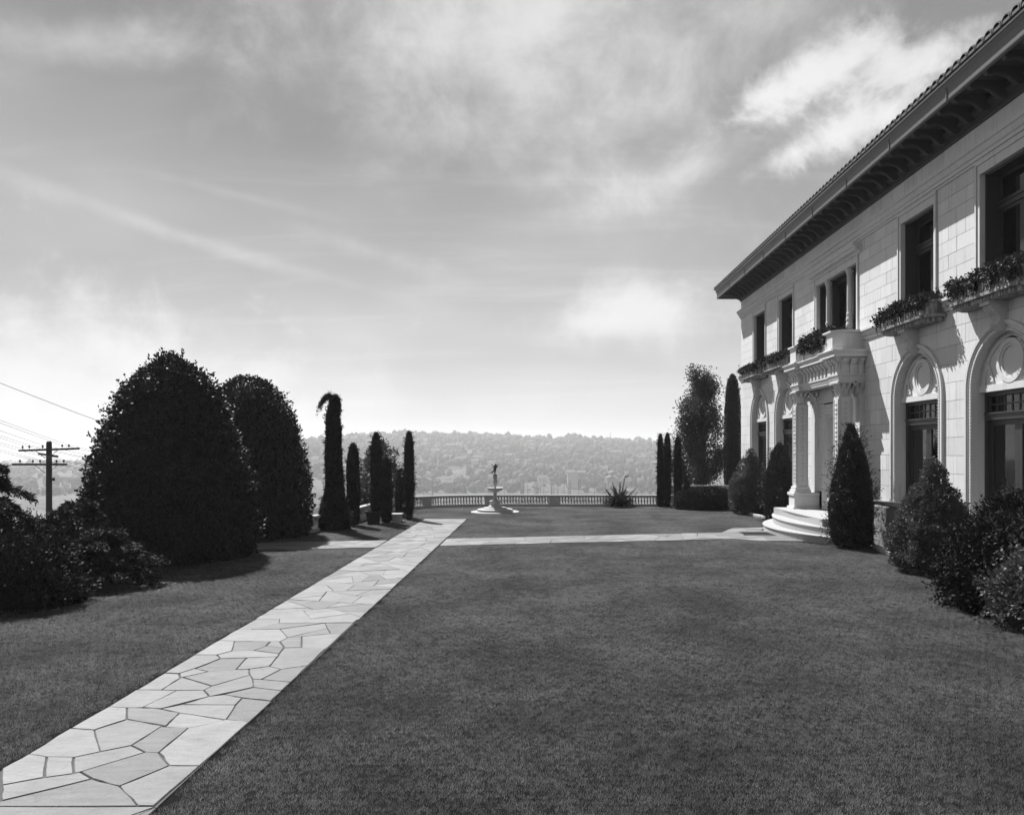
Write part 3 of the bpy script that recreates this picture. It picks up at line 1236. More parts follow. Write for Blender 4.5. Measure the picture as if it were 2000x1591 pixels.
def mouldings():
    hb(MB().sweep([(0, 6.66), (.05, 6.66), (.05, 6.73), (.10, 6.79), (.10, 6.87), (.16, 6.92), (.16, 6.985), (0, 7.01)], WRAP), 'belt_course', TRIM)
    hb(MB().sweep([(0, 10.0), (.04, 10.0), (.04, 10.07), (.075, 10.07), (.075, 10.15), (.11, 10.18), (.15, 10.30), (.19, 10.33), (.19, 10.43), (0, 10.435)], WRAP),
       'string_moulding', TRIM)
    hb(MB().sweep([(-.05, 10.92), (.04, 10.92), (.05, 10.99), (.10, 11.02), (.10, 11.08), (.20, 11.16), (.20, 11.24), (-.05, 11.24)], WRAP), 'bed_moulding', EAVE)
    hb(MB().sweep([(-.2, 11.241), (.12, 11.241), (.12, 11.37), (1.0, 11.37), (1.0, 11.44), (-.2, 11.44)], WRAP), 'soffit', EAVE)
    # plinth
    pp = [(-.1, -.1), (.13, -.1), (.13, 1.26), (.09, 1.33), (.09, 1.40), (.16, 1.42), (.16, 1.452), (-.1, 1.452)]
    pl = MB().sweep(pp, [(XB, YN), (XW, YN), (XW, 25.0)])
    pl.sweep(pp, [(XW, 30.3), (XW, YF), (XB, YF)])
    hb(pl, 'plinth', PLINTH)
    # gutter
    g = hb(MB().sweep([(.96, 11.30), (1.00, 11.27), (1.045, 11.30), (1.05, 11.40), (1.06, 11.58), (1.10, 11.66), (1.10, 11.715), (.96, 11.715)], WRAP), 'gutter', GUTTER)
    lip = MB().sweep([(1.06, 11.715), (1.125, 11.715), (1.135, 11.745), (1.06, 11.75)], WRAP)
    hb(lip, 'gutter_lip', GUTTERLIP, g)
    lip = MB().sweep([(1.0, 11.262), (1.055, 11.29), (1.062, 11.315), (1.046, 11.325)], WRAP)
    hb(lip, 'gutter_edge', GUTTER, g)
    # joints between gutter lengths
    j = MB()
    for k in range(9):
        y = 15.2 + k * 3.0
        j.box(XW - 1.075, XW - 1.0, y, y + .03, 11.31, 11.71)
    hb(j, 'gutter_strap', GUTTER, g)
    # modillion brackets
    prof = [(.14, 11.37), (.98, 11.37), (.985, 11.27), (.95, 11.22), (.88, 11.20), (.82, 11.235), (.74, 11.25), (.60, 11.225), (.46, 11.16), (.36, 11.07),
            (.30, 11.0), (.22, 10.98), (.14, 11.02)]
    b = MB().prism([(-a, z) for a, z in prof], 'y', -.065, .065)
    b.prism([(-a * .99, z - .02 + (.0 if a > .5 else 0)) for a, z in prof[2:10]] + [(-.40, 11.3), (-.9, 11.3)], 'y', -.03, .03)
    me = b.mesh('bracket', EAVE)
    y = YF - .35
    while y > YN:
        link('bracket', me, house, Vector((XW, y, 0)) - HLOC)
        y -= .66
    bx = MB().prism([(a, z) for a, z in prof], 'x', -.085, .085)
    me2 = bx.mesh('bracket', EAVE)
    for k in range(8):
        link('bracket', me2, house, Vector((XW + .3 + k * .8, YF, 0)) - HLOC)


mouldings()


def roof():
    ex, ez = XW - 1.08, 11.80
    pitch = math.tan(R(24))
    run = (XB + 1.08 - ex) / 2
    pw = .315
    yA, yB = YN - 1.05, YF + 1.08
    n = int((yB - yA) / pw)
    mb = MB()
    seg = 6
    V, F = [], []
    cols = []
    for i in range(n * seg + 1):
        y = yB - i * pw / seg
        ph = (i % seg) / seg
        h = .075 * math.cos(2 * math.pi * (i / seg)) ** 1
        t = min(run, max(.2, min(yB - y, y - yA)))
        cols.append((y, h, t))
    for (y, h, t) in cols:
        V += [(ex + .1, y, ez + .1 * pitch + h), (ex + max(t, .12), y, ez + max(t, .12) * pitch + h)]
    for i in range(len(cols) - 1):
        F.append((2 * i, 2 * i + 1, 2 * i + 3, 2 * i + 2))
    mb.add(V, F)
    # end slopes and rear slope
    rz = ez + run * pitch
    xr = ex + run
    mb.add([(ex, yB, ez), (XB + 1.08, yB, ez), (xr, yB - run, rz)], [(0, 1, 2)])
    mb.add([(ex, yA, ez), (XB + 1.08, yA, ez), (xr, yA + run, rz)], [(0, 2, 1)])
    mb.add([(XB + 1.08, yA, ez), (XB + 1.08, yB, ez), (xr, yB - run, rz), (xr, yA + run, rz)], [(0, 1, 2, 3)])
    mb.box(ex + .12, XB + .9, yA + .1, yB - .1, 11.46, 11.72)
    rf = hb(mb, 'roof', TILE)
    # eave tiles: barrel tiles with open ends
    tb = MB()
    m, L = 7, .55
    rr, rt = .150, .022
    V, F = [], []
    for k in range(2):
        x, z = -.06 + k * L, (-.06 + k * L) * pitch
        for r in (rr, rr - rt):
            for i in range(m):
                a = math.pi * i / (m - 1)
                V.append((x, r * math.cos(a), z + r * math.sin(a) - .01))
    for i in range(m - 1):
        F += [(i, i + 1, 2 * m + i + 1, 2 * m + i), (m + i, 3 * m + i, 3 * m + i + 1, m + i + 1), (i, m + i, m + i + 1, i + 1)]
    tb.add(V, F)
    tb.box(-.05, .3, -.15, .15, -.05, .015)
    me = tb.mesh('roof_tile', TILE)
    for i in range(n):
        o = link('roof_tile', me, rf, (ex - .07, yB - .16 - i * pw, ez + .0))
        o.rotation_euler = (0, 0, 0)
    return rf


roof()


def frame_rect(mb, y0, y1, z0, z1, wd, x0, x1):
    mb.box(x0, x1, y0, y0 + wd, z0, z1).box(x0, x1, y1 - wd, y1, z0, z1)
    mb.box(x0, x1, y0 + wd, y1 - wd, z0, z0 + wd).box(x0, x1, y0 + wd, y1 - wd, z1 - wd, z1)


def curtain(y0, y1, z0, z1, x, parent, seed, gather=0):
    rnd = random.Random(seed)
    n = 28
    V, F = [], []
    f1, p1 = rnd.uniform(5, 8), rnd.uniform(0, 6)
    for i in range(n + 1):
        t = i / n
        for z in (z0, z1):
            V.append((x + .035 * math.sin(t * f1 * 6.28 + p1) + .015 * math.sin(t * 40 + p1), y0 + (y1 - y0) * t, z))
    for i in range(n):
        F.append((2 * i, 2 * i + 2, 2 * i + 3, 2 * i + 1))
    return hb(MB().add(V, F), 'curtain', CURTAIN, parent, smooth=True)


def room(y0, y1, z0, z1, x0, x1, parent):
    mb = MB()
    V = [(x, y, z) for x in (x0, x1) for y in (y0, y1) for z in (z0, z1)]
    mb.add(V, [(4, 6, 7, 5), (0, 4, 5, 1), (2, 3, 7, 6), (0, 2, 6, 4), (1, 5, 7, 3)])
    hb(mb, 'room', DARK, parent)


def upper_window(yc, hw, seed):
    z0, z1 = 7.0, 9.70
    a = .165
    y0, y1 = yc - hw, yc + hw
    mb = MB()
    for s, (p, q) in ((0, (y0 - a, y0)), (1, (y1, y1 + a))):
        o0, o1 = (p, p + .055) if s == 0 else (q - .055, q)
        i0, i1 = (p + .055, q) if s == 0 else (p, q - .055)
        mb.box(XW - .055, XW + .1, o0, o1, z0, 10.0)
        mb.box(XW - .025, XW + .11, i0, i1, z0, z1)
    mb.box(XW - .024, XW + .11, y0 - .108, y1 + .108, z1 + .001, 9.93)
    mb.box(XW - .054, XW + .1, y0 - .1085, y1 + .1085, 9.931, 9.998)
    w = hb(mb, 'window', TRIM)
    fr = MB()
    x0, x1 = XW + .11, XW + .50
    fr.box(x0, x1 + .1, y0 - .05, y0 + .05, z0, z1 + .05).box(x0, x1 + .1, y1 - .05, y1 + .05, z0, z1 + .05).box(x0, x1 + .1, y0 + .05, y1 - .05, z1 - .06, z1 + .05)
    zt = z0 + .70 * (z1 - z0)
    fr.box(XW + .40, XW + .57, y0 + .05, y1 - .05, zt - .06, zt + .06)
    fr.box(XW + .37, XW + .57, y0 + .05, y1 - .05, zt + .061, zt + .10)
    hb(fr, 'frame', WOOD, w)
    s = MB()
    for (p, q) in ((y0 + .05, yc - .003), (yc + .003, y1 - .05)):
        frame_rect(s, p, q, z0 + .02, zt - .061, .085, XW + .44, XW + .50)
    frame_rect(s, y0 + .051, y1 - .051, zt + .101, z1 - .061, .07, XW + .44, XW + .50)
    hb(s, 'sash', WOOD, w)
    for (p, q, c, d) in ((y0 + .13, yc - .085, z0 + .1, zt - .14), (yc + .085, y1 - .13, z0 + .1, zt - .14), (y0 + .12, y1 - .12, zt + .17, z1 - .13)):
        hb(MB().box(XW + .468, XW + .473, p, q, c, d), 'pane', GLASS, w)
    curtain(y0 + .12, yc - .12, z0 + .05, zt - .1, XW + .545, w, seed)
    curtain(yc + .40, y1 - .12, z0 + .05, zt - .1, XW + .545, w, seed + 1)
    curtain(y0 + .1, yc + .2, zt + .1, z1 - .06, XW + .60, w, seed + 2)
    room(y0 - .05, y1 + .05, z0 - .02, z1 + .05, XW + .501, XW + 2.2, w)


for i, (yc, hw) in enumerate(WINS):
    upper_window(yc, hw, 10 + i * 5)


def triple_window():
    yc, hw = TRI
    y0, y1, z0, z1, a = yc - hw, yc + hw, 7.0, 9.36, .17
    mb = MB()
    mb.box(XW - .055, XW + .08, y0 - a, y0 - a + .055, z0, 9.62).box(XW - .055, XW + .08, y1 + a - .055, y1 + a, z0, 9.62)
    mb.box(XW - .025, XW + .12, y0 - a + .055, y0, z0, z1).box(XW - .025, XW + .12, y1, y1 + a - .055, z0, z1)
    mb.box(XW - .026, XW + .12, y0 - a + .055, y1 + a - .055, z1 + .001, 9.62)
    # frieze behind the hood
    mb.box(XW - .01, XW + .1, y0 - a, y1 + a, 9.62, 9.999)
    w = hb(mb, 'window', TRIM)
    hood = MB().sweep([(0, 9.60), (.07, 9.60), (.08, 9.68), (.20, 9.72), (.20, 9.79), (.25, 9.83), (.27, 9.90), (0, 9.93)],
                      [(XW - .01, y0 - a - .02), (XW - .012, y0 - a - .02), (XW - .012, y1 + a + .02), (XW - .01, y1 + a + .02)])
    hood = MB().prism([(XW, 9.60), (XW - .07, 9.60), (XW - .08, 9.68), (XW - .22, 9.72), (XW - .22, 9.80), (XW - .27, 9.84), (XW - .30, 9.92), (XW, 9.95)], 'y', y0 - a - .22, y1 + a + .22)
    hb(hood, 'hood', TRIM, w)
    cols = MB()
    for s in (-1, 1):
        c = yc + s * .98
        prof = [(.15, 0), (.15, .08), (.11, .12), (.13, .16), (.10, .22), (.125, .30), (.13, .42), (.10, .50), (.12, .56), (.12, .62), (.095, .68), (.11, .74), (.11, .80), (.09, .84),
                (.09, 1.3), (.085, 1.8), (.085, 2.05), (.105, 2.07), (.09, 2.10), (.10, 2.16), (.14, 2.28), (.16, 2.30), (.16, 2.36)]
        m2 = MB().lathe(prof, 14, (XW + .12, c, z0))
        hb(m2, 'colonette', CARVED, w, smooth=False)
        fr = MB().box(XW + .24, XW + .55, c - .09, c + .09, z0, z1)
        hb(fr, 'mullion', WOOD, w)
    fr = MB()
    fr.box(XW + .12, XW + .55, y0 - .05, y0 + .06, z0, z1 + .05).box(XW + .12, XW + .55, y1 - .06, y1 + .05, z0, z1 + .05).box(XW + .12, XW + .55, y0 + .06, y1 - .06, z1 - .07, z1 + .05)
    hb(fr, 'frame', WOOD, w)
    bays = [(y0 + .06, yc - 1.07), (yc - .89, yc + .89), (yc + 1.07, y1 - .06)]
    s = MB()
    for (p, q) in bays:
        if q - p > 1.2:
            m_ = (p + q) / 2
            frame_rect(s, p, m_ - .003, z0, z1 - .07, .08, XW + .42, XW + .48)
            frame_rect(s, m_ + .003, q, z0, z1 - .07, .08, XW + .42, XW + .48)
        else:
            frame_rect(s, p, q, z0, z1 - .07, .08, XW + .42, XW + .48)
        hb(MB().box(XW + .448, XW + .453, p + .08, q - .08, z0 + .08, z1 - .15), 'pane', GLASS, w)
    hb(s, 'sash', WOOD, w)
    curtain(yc - .85, yc - .4, z0, z1, XW + .62, w, 71)
    curtain(yc + .55, yc + .87, z0, z1, XW + .62, w, 73)
    room(y0 - .05, y1 + .05, z0 - .02, z1 + .05, XW + .551, XW + 2.2, w)


triple_window()


def arch_band(mb, yc, ri, ro, x0, x1, zb=Z1, seg=28, spr=SPR):
    """band that runs up one jamb, round the arch and down the other"""
    def pts(r):
        p = [(yc - r, zb), (yc - r, (zb + spr) / 2)]
        p += [(yc - r * math.cos(math.pi * i / seg), spr + r * math.sin(math.pi * i / seg)) for i in range(seg + 1)]
        return p + [(yc + r, (zb + spr) / 2), (yc + r, zb)]
    A, B = pts(ri), pts(ro)
    n = len(A)
    V = [(x, p[0], p[1]) for x in (x0, x1) for P in (A, B) for p in P]
    F = []
    for i in range(n - 1):
        F += [(i, i + 1, n + i + 1, n + i), (2 * n + i, 3 * n + i, 3 * n + i + 1, 2 * n + i + 1),
              (i, 2 * n + i, 2 * n + i + 1, i + 1), (n + i, n + i + 1, 3 * n + i + 1, 3 * n + i)]
    F += [(0, n, 3 * n, 2 * n), (n - 1, 3 * n - 1, 4 * n - 1, 2 * n - 1)]
    mb.add(V, F)
    return mb


def arched_window(yc, seed):
    RI = 1.26
    mb = MB()
    arch_band(mb, yc, 1.43, 1.51, XW - .075, XW + .1)
    arch_band(mb, yc, 1.395, 1.43, XW - .05, XW + .1)
    arch_band(mb, yc, 1.32, 1.395, XW - .015, XW + .1)
    arch_band(mb, yc, 1.285, 1.32, XW - .045, XW + .1)
    arch_band(mb, yc, RI, 1.285, XW - .03, XW + .30)
    w = hb(mb, 'window', TRIM)
    # beads along the inner edge
    bd = MB()
    s = .026
    def bead(y, z):
        c = (XW - .04, y, z)
        bd.add([(c[0] - s, c[1], c[2]), (c[0], c[1] - s, c[2]), (c[0], c[1], c[2] - s), (c[0], c[1] + s, c[2]), (c[0], c[1], c[2] + s)],
               [(0, 2, 1), (0, 3, 2), (0, 4, 3), (0, 1, 4)])
    rb = 1.275
    z = Z1 + .05
    while z < SPR:
        bead(yc - rb, z)
        bead(yc + rb, z)
        z += .082
    k = int(math.pi * rb / .082)
    for i in range(k + 1):
        a = math.pi * i / k
        bead(yc - rb * math.cos(a), SPR + rb * math.sin(a))
    o = hb(bd, 'bead_moulding', TRIM, w)
    o['kind'] = 'stuff'
    # lunette with medallion
    seg = 28
    r = RI + .01
    poly = [(yc + r * math.cos(math.pi * i / seg), SPR + r * math.sin(math.pi * i / seg)) for i in range(seg + 1)]
    poly += [(yc - r, SPR - .07), (yc + r, SPR - .07)]
    lun = hb(MB().prism(poly, 'x', XW + .20, XW + .32), 'lunette', TRIM, w)
    x = XW + .20
    md = MB()
    md.box(x - .05, x + .02, yc - RI, yc + RI, SPR - .072, SPR + .09)
    def ring(r0, r1, xo, half=False):
        n = 32
        V, F = [], []
        if half:
            m = 24
            for xx in (x - xo, x + .01):
                for rr in (r0, r1):
                    for i in range(m + 1):
                        a = math.pi * i / m
                        V.append((xx, yc + rr * math.cos(a), SPR + .091 + rr * math.sin(a)))
            m += 1
            for i in range(m - 1):
                F += [(i, i + 1, m + i + 1, m + i), (i, 2 * m + i, 2 * m + i + 1, i + 1), (m + i, m + i + 1, 3 * m + i + 1, 3 * m + i)]
            md.add(V, F)
            return
        for xx in (x - xo, x + .01):
            for rr in (r0, r1):
                for i in range(n):
                    a = 2 * math.pi * i / n
                    V.append((xx, yc + rr * math.cos(a), SPR + .60 + rr * math.sin(a)))
        for i in range(n):
            j = (i + 1) % n
            F += [(i, j, n + j, n + i), (i, 2 * n + i, 2 * n + j, j), (n + i, n + j, 3 * n + j, 3 * n + i)]
        md.add(V, F)
    ring(.40, .52, .06)
    ring(.34, .40, .035)
    ring(.52, .56, .03)
    ring(1.02, 1.10, .03, True)
    # shell behind the disc
    # leafy pendants either side of the disc
    for sgn in (-1, 1):
        for q in range(4):
            md.lathe([(.01, 0), (.07, .03), (.05, .1), (.01, .16)], 6, (x - .02, yc + sgn * (.72 + .05 * q), SPR + .13 + q * .1), sx=.5)
    hb(md, 'medallion', TRIM, w)
    # timber frame, transom lights and doors
    fr = MB()
    x0, x1 = XW + .30, XW + .50
    zt = 3.84
    fr.box(x0, x1, yc - RI, yc - RI + .12, Z1, SPR - .07).box(x0, x1, yc + RI - .12, yc + RI, Z1, SPR - .07)
    fr.box(x0, x1, yc - RI + .12, yc + RI - .12, SPR - .17, SPR - .07)
    fr.box(x0 - .05, x1, yc - RI + .12, yc + RI - .12, zt - .09, zt + .05)
    fr.box(x0 - .09, x1 - .02, yc - RI + .12, yc + RI - .12, zt + .051, zt + .09)
    hb(fr, 'frame', WOOD, w)
    la = MB()
    zz0, zz1 = zt + .09, SPR - .17
    for i in range(1, 8):
        y = yc - RI + .12 + (2 * RI - .24) * i / 8
        la.box(x0 + .08, x0 + .12, y - .022, y + .022, zz0, zz1)
    la.box(x0 + .081, x0 + .119, yc - RI + .12, yc + RI - .12, (zz0 + zz1) / 2 - .02, (zz0 + zz1) / 2 + .02)
    hb(la, 'lattice', WOOD, w)
    dr = MB()
    for (p, q) in ((yc - RI + .12, yc - .003), (yc + .003, yc + RI - .12)):
        frame_rect(dr, p, q, Z1 + .02, zt - .091, .13, x0 + .06, x0 + .12)
        dr.box(x0 + .065, x0 + .115, p + .13, q - .13, Z1 + .15, Z1 + .55)
        hb(MB().box(x0 + .088, x0 + .093, p + .13, q - .13, Z1 + .551, zt - .22), 'pane', GLASS, w)
    hb(dr, 'door', WOOD, w)
    hb(MB().box(x0 + .098, x0 + .103, yc - RI + .12, yc + RI - .12, zz0, zz1), 'pane', GLASS, w)
    curtain(yc - RI + .2, yc - .5, Z1 + .1, zt, x0 + .32, w, seed)
    curtain(yc - .15, yc + .2, Z1 + .1, zt, x0 + .34, w, seed + 1)
    curtain(yc + .6, yc + RI - .2, Z1 + .1, zt, x0 + .32, w, seed + 2)
    room(yc - RI - .02, yc + RI + .02, Z1 - .02, SPR, x0 + .201, x0 + 2.4, w)
    # sill
    hb(MB().box(XW - .22, XW + .42, yc - 1.5, yc + 1.5, Z1 - .11, Z1 + .012), 'sill', WHITE, w)
    # console that carries the planter above the crown of the arch
    pr = [(0, 6.56), (-.42, 6.56), (-.42, 6.46), (-.36, 6.40), (-.37, 6.30), (-.30, 6.20), (-.20, 6.12), (-.17, 6.0), (-.22, 5.92), (-.17, 5.84), (-.08, 5.78), (0, 5.78)]
    cs = MB().prism([(XW + a, z) for a, z in pr], 'y', yc - .17, yc + .17)
    cs.box(XW - .44, XW - .38, yc - .19, yc + .19, 6.36, 6.54)
    for i in range(4):
        yy = yc - .12 + i * .08
        cs.prism([(XW + a - .012, z) for a, z in pr[3:10]] + [(XW - .05, 5.9), (XW - .05, 6.4)], 'y', yy - .018, yy + .018)
    hb(cs, 'console', CARVED)


for i, yc in enumerate(ARCHES):
    arched_window(yc, 200 + 7 * i)


def planter(yc, hw):
    def plan(e):
        return [(XW, yc - hw - .08 - e), (XW - .24 - e, yc - hw - .08 - e), (XW - .54 - e, yc - hw + .22 - e * .4), (XW - .54 - e, yc + hw - .22 + e * .4),
                (XW - .24 - e, yc + hw + .08 + e), (XW, yc + hw + .08 + e)]
    mb = MB()
    mb.prism(plan(.00), 'z', 6.62, 6.93)
    mb.prism(plan(.05), 'z', 6.541, 6.619)
    mb.prism(plan(.05), 'z', 6.931, 7.0)
    mb.prism(plan(-.06), 'z', 6.44, 6.54)
    b = hb(mb, 'window_box', BOXM)
    # gadroons on the front
    g = MB()
    y = yc - hw + .3
    while y < yc + hw - .25:
        g.box(XW - .560, XW - .538, y, y + .09, 6.65, 6.90)
        y += .14
    hb(g, 'gadroon', BOXM, b)


for yc in (17.73, 21.75, 33.45, 37.45):
    planter(yc, 1.42)


def leafy_corinthian(c, half, z0, z1, parent, depth=1.0):
    mb = MB()
    h = z1 - z0
    mb.lathe([(half * 1.30, 0), (half * 1.30, .03), (half * 1.15, .06), (half * 1.12, h * .5), (half * 1.25, h * .8), (half * 1.45, h * .9)], 4, (c[0], c[1], z0), a0=R(45), a1=R(405))
    mb.box(c[0] - half * 1.28, c[0] + half * 1.28, c[1] - half * 1.28, c[1] + half * 1.28, z1 - h * .13, z1 - .003)
    for row, (zz, hh, out) in enumerate(((z0 + .05, h * .42, .10), (z0 + .12, h * .62, .15))):
        for i in range(12):
            a = 2 * math.pi * (i + row * .5) / 12
            d = Vector((math.cos(a), math.sin(a)))
            k = half * .98 / max(abs(d.x), abs(d.y))
            p = Vector((c[0], c[1])) + d * k
            t = Vector((-d.y, d.x))
            wv = half * .26
            V = []
            for (o, zf, ws) in ((0.0, 0, 1), (.03, .5, 1.1), (out * .7, .85, .9), (out, 1.0, .5), (out * .95, .86, .3)):
                for s in (-1, 1):
                    q = p + d * o + t * s * wv * ws
                    V.append((q.x, q.y, zz + hh * zf))
            mb.add(V, [(2 * j, 2 * j + 1, 2 * j + 3, 2 * j + 2) for j in range(4)])
    for sx in (-1, 1):
        for sy in (-1, 1):
            mb.lathe([(.01, -.05), (.05, -.04), (.06, 0), (.05, .04), (.01, .05)], 8, (c[0] + sx * half * 1.25, c[1] + sy * half * 1.25, z1 - h * .2))
    return hb(mb, 'capital', CARVED, parent)


def porch():
    PX0, PX1 = 9.85, 10.30
    PY = (25.56, 29.74)
    hw = .225
    # entablature as the body of the porch
    path = [(10.72, 25.32), (9.84, 25.32), (9.84, 26.12), (9.98, 26.12), (9.98, 29.18), (9.84, 29.18), (9.84, 29.98), (10.72, 29.98)]
    def ring(prof):
        return MB().sweep(prof, path)
    en = MB()
    for prof in ([(-.4, 5.30), (.0, 5.30), (.0, 5.38), (.02, 5.38), (.02, 5.46), (.06, 5.49), (.06, 5.54), (-.4, 5.54)],
                 [(-.4, 5.541), (-.02, 5.541), (-.02, 5.93), (-.4, 5.93)]):
        en.v, en.f = en.v, en.f
        en.sweep(prof, path)
    en.box(10.05, 10.69, 25.6, 29.7, 5.94, 6.26)
    pz = hb(en, 'porch', TRIM)
    hb(MB().sweep([(-.3, 5.931), (.03, 5.931), (.06, 5.99), (.10, 6.03), (.10, 6.07), (.25, 6.09), (.25, 6.20), (.27, 6.21), (.31, 6.28), (.31, 6.31), (-.3, 6.315)], path), 'cornice', TRIM, pz)
    # frieze uprights with small scrolled brackets
    me = MB().box(-.06, .02, -.075, .075, 5.55, 5.86).prism([(-.02, 6.03), (-.20, 6.03), (-.20, 5.98), (-.14, 5.92), (-.10, 5.86), (-.02, 5.86)], 'y', -.075, .075).mesh('modillion', TRIM)
    for i in range(8):
        link('modillion', me, pz, (9.98, 26.45 + i * .345, 0))
    for y in (25.45, 25.72, 25.99, 29.31, 29.58, 29.85):
        link('modillion', me, pz, (9.86, y, 0))
    me2 = MB().box(-.075, .075, -.04, .02, 5.55, 5.86).prism([(.02, 6.03), (-.18, 6.03), (-.18, 5.98), (-.12, 5.92), (-.08, 5.86), (.02, 5.86)], 'x', -.075, .075).mesh('modillion', TRIM)
    for x in (10.0, 10.28, 10.56):
        link('modillion', me2, pz, (x, 25.33, 0))
    # piers
    for y in PY:
        cx = (PX0 + PX1) / 2
        s = MB()
        nc = 7
        for k in range(nc):
            za, zb = 1.62 + (4.77 - 1.62) * k / nc, 1.62 + (4.77 - 1.62) * (k + 1) / nc
            s.box(PX0, PX1, y - hw, y + hw, za + .004, zb - .004)
        s.box(PX0 + .01, PX1 - .01, y - hw + .01, y + hw - .01, 1.63, 4.76)
        pr = hb(s, 'pier', TRIM, pz)
        # carved candelabra relief with raised borders on the faces
        rel = MB()
        for (a0, a1) in ((y - hw + .02, y - hw + .06), (y + hw - .06, y + hw - .02)):
            rel.box(PX0 - .022, PX0 + .01, a0, a1, 1.72, 4.72)
        rnd = random.Random(3)
        z = 1.80
        while z < 4.62:
            ww = rnd.uniform(.05, .11)
            rel.lathe([(.01, 0), (ww, .04), (ww * .6, .08), (.02, .13)], 6, (PX0 - .004, y, z), sx=.35)
            for sg in (-1, 1):
                rel.lathe([(.005, 0), (.035, .02), (.005, .05)], 5, (PX0 - .004, y + sg * .10, z + .05), sx=.5)
            z += .15
        for (a0, a1) in ((PX0 + .02, PX0 + .055), (PX1 - .055, PX1 - .02)):
            rel.box(a0, a1, y - hw - .02, y - hw + .01, 1.72, 4.72)
        z = 1.80
        while z < 4.62:
            ww = rnd.uniform(.06, .11)
            rel.lathe([(.01, 0), (ww, .05), (ww * .6, .09), (.02, .14)], 6, (cx, y - hw - .002, z), sy=.18)
            z += .16
        o = hb(rel, 'relief', CARVED, pz)
        leafy_corinthian((cx, y), hw, 4.77, 5.30, pz)
        b = MB()
        b.box(PX0 - .05, PX1 + .05, y - hw - .05, y + hw + .05, 1.50, 1.62)
        b.box(PX0 - .09, PX1 + .09, y - hw - .09, y + hw + .09, 1.40, 1.50)
        b.box(PX0 - .16, PX1 + .40, y - hw - .16, y + hw + .16, 1.28, 1.40)
        b.box(PX0 - .11, PX1 + .40, y - hw - .11, y + hw + .11, .86, 1.28)
        b.box(PX0 - .17, PX1 + .40, y - hw - .17, y + hw + .17, .20, .86)
        hb(b, 'pedestal', TRIM, pz, bevel=.012)
        # respond on the wall behind
        r = MB().box(XW - .13, XW + .02, y - hw + .02, y + hw - .02, 1.41, 5.30)
        hb(r, 'pilaster', TRIM, pz)
        leafy_corinthian((XW - .02, y), hw * .86, 4.80, 5.298, pz)
    # doorway
    d = MB()
    y0, y1 = DOOR[0] - DOOR[1], DOOR[0] + DOOR[1]
    for k, (e, x0) in enumerate(((0, XW - .08), (.10, XW - .03), (.20, XW + .06))):
        d.box(x0, XW + .9, y0 + e, y0 + e + .10, .78, 4.45 - e)
        d.box(x0, XW + .9, y1 - e - .10, y1 - e, .78, 4.45 - e)
        d.box(x0, XW + .9, y0 + e, y1 - e, 4.45 - e + .001, 4.55 - e)
    d.box(XW - .05, XW + .2, y0, y1, 4.551, 4.72)
    d.box(XW + .101, XW + .3, y0 - .1, y0, .78, 4.72).box(XW + .101, XW + .3, y1, y1 + .1, .78, 4.72)
    dj = hb(d, 'door_case', TRIM, pz)
    dd = MB()
    for (p, q) in ((y0 + .3, DOOR[0] - .004), (DOOR[0] + .004, y1 - .3)):
        frame_rect(dd, p, q, .80, 4.2, .16, XW + .72, XW + .80)
        dd.box(XW + .74, XW + .78, p + .16, q - .16, .96, 4.04)
        dd.box(XW + .70, XW + .74, p + .26, q - .26, 1.1, 2.1).box(XW + .70, XW + .74, p + .26, q - .26, 2.3, 3.9)
    hb(dd, 'door', mat_plain('door_timber', .10, .5, .3), pz)
    # balcony parapet on the cornice
    for (a, b_) in ((25.38, 26.25), (29.05, 29.92)):
        def plan(e):
            return [(XW, a - e), (10.0 - e, a - e), (9.74 - e, a + .22 - e * .4), (9.74 - e, b_ + e), (10.1, b_ + e), (XW, b_ + e)]
        m_ = MB()
        m_.prism(plan(0), 'z', 6.40, 6.90)
        m_.prism(plan(.05), 'z', 6.316, 6.40)
        m_.prism(plan(.03), 'z', 6.901, 6.94)
        m_.prism(plan(.075), 'z', 6.941, 7.0)
        hb(m_, 'parapet_block', TRIM, pz)
    fp = MB().box(9.90, 10.15, 26.26, 29.04, 6.316, 6.82)
    fp.box(9.86, 10.18, 26.33, 28.97, 6.821, 6.88)
    f_ = hb(fp, 'parapet', TRIM, pz)
    fl = MB()
    y = 26.38
    while y < 28.9:
        fl.box(9.865, 9.902, y, y + .07, 6.40, 6.80)
        y += .115
    fl.box(9.85, 9.901, 26.3, 29.0, 6.317, 6.39)
    hb(fl, 'flute', TRIM, pz)
    # lantern
    lp = MB().tube([(10.08, 25.2, 5.94), (10.08, 25.2, 5.80)], .012, 5)
    return pz


porch()


def steps():
    base = MB().box(9.2, 10.72, 25.05, 30.25, -.05, .774)
    st = hb(base, 'steps', WHITE)
    yc = 27.65
    for k, (half, front, zt) in enumerate(((3.30, 1.55, .26), (2.95, 1.10, .52), (2.58, .62, .78))):
        # shallow arc with a short straight return at each end
        x_end = 9.34 if k == 0 else (9.30 if k == 1 else 9.28)
        sag = x_end - (9.75 - front) if False else (x_end - (9.82 - front))
        rad = (half * half + sag * sag) / (2 * sag)
        a = math.asin(half / rad)
        pts = []
        n = 26
        for i in range(n + 1):
            t = -a + 2 * a * i / n
            pts.append((x_end - sag + rad - rad * math.cos(t), yc + rad * math.sin(t)))
        poly = [(10.5, yc - half)] + pts + [(10.5, yc + half)]
        mb = MB().prism(poly, 'z', zt - .262, zt - .045)
        big = [(10.5, yc - half - .03)] + [(p[0] - .035, p[1]) for p in pts] + [(10.5, yc + half + .03)]
        mb.prism(big, 'z', zt - .044, zt)
        hb(mb, 'step', WHITE, st, bevel=.008)


steps()

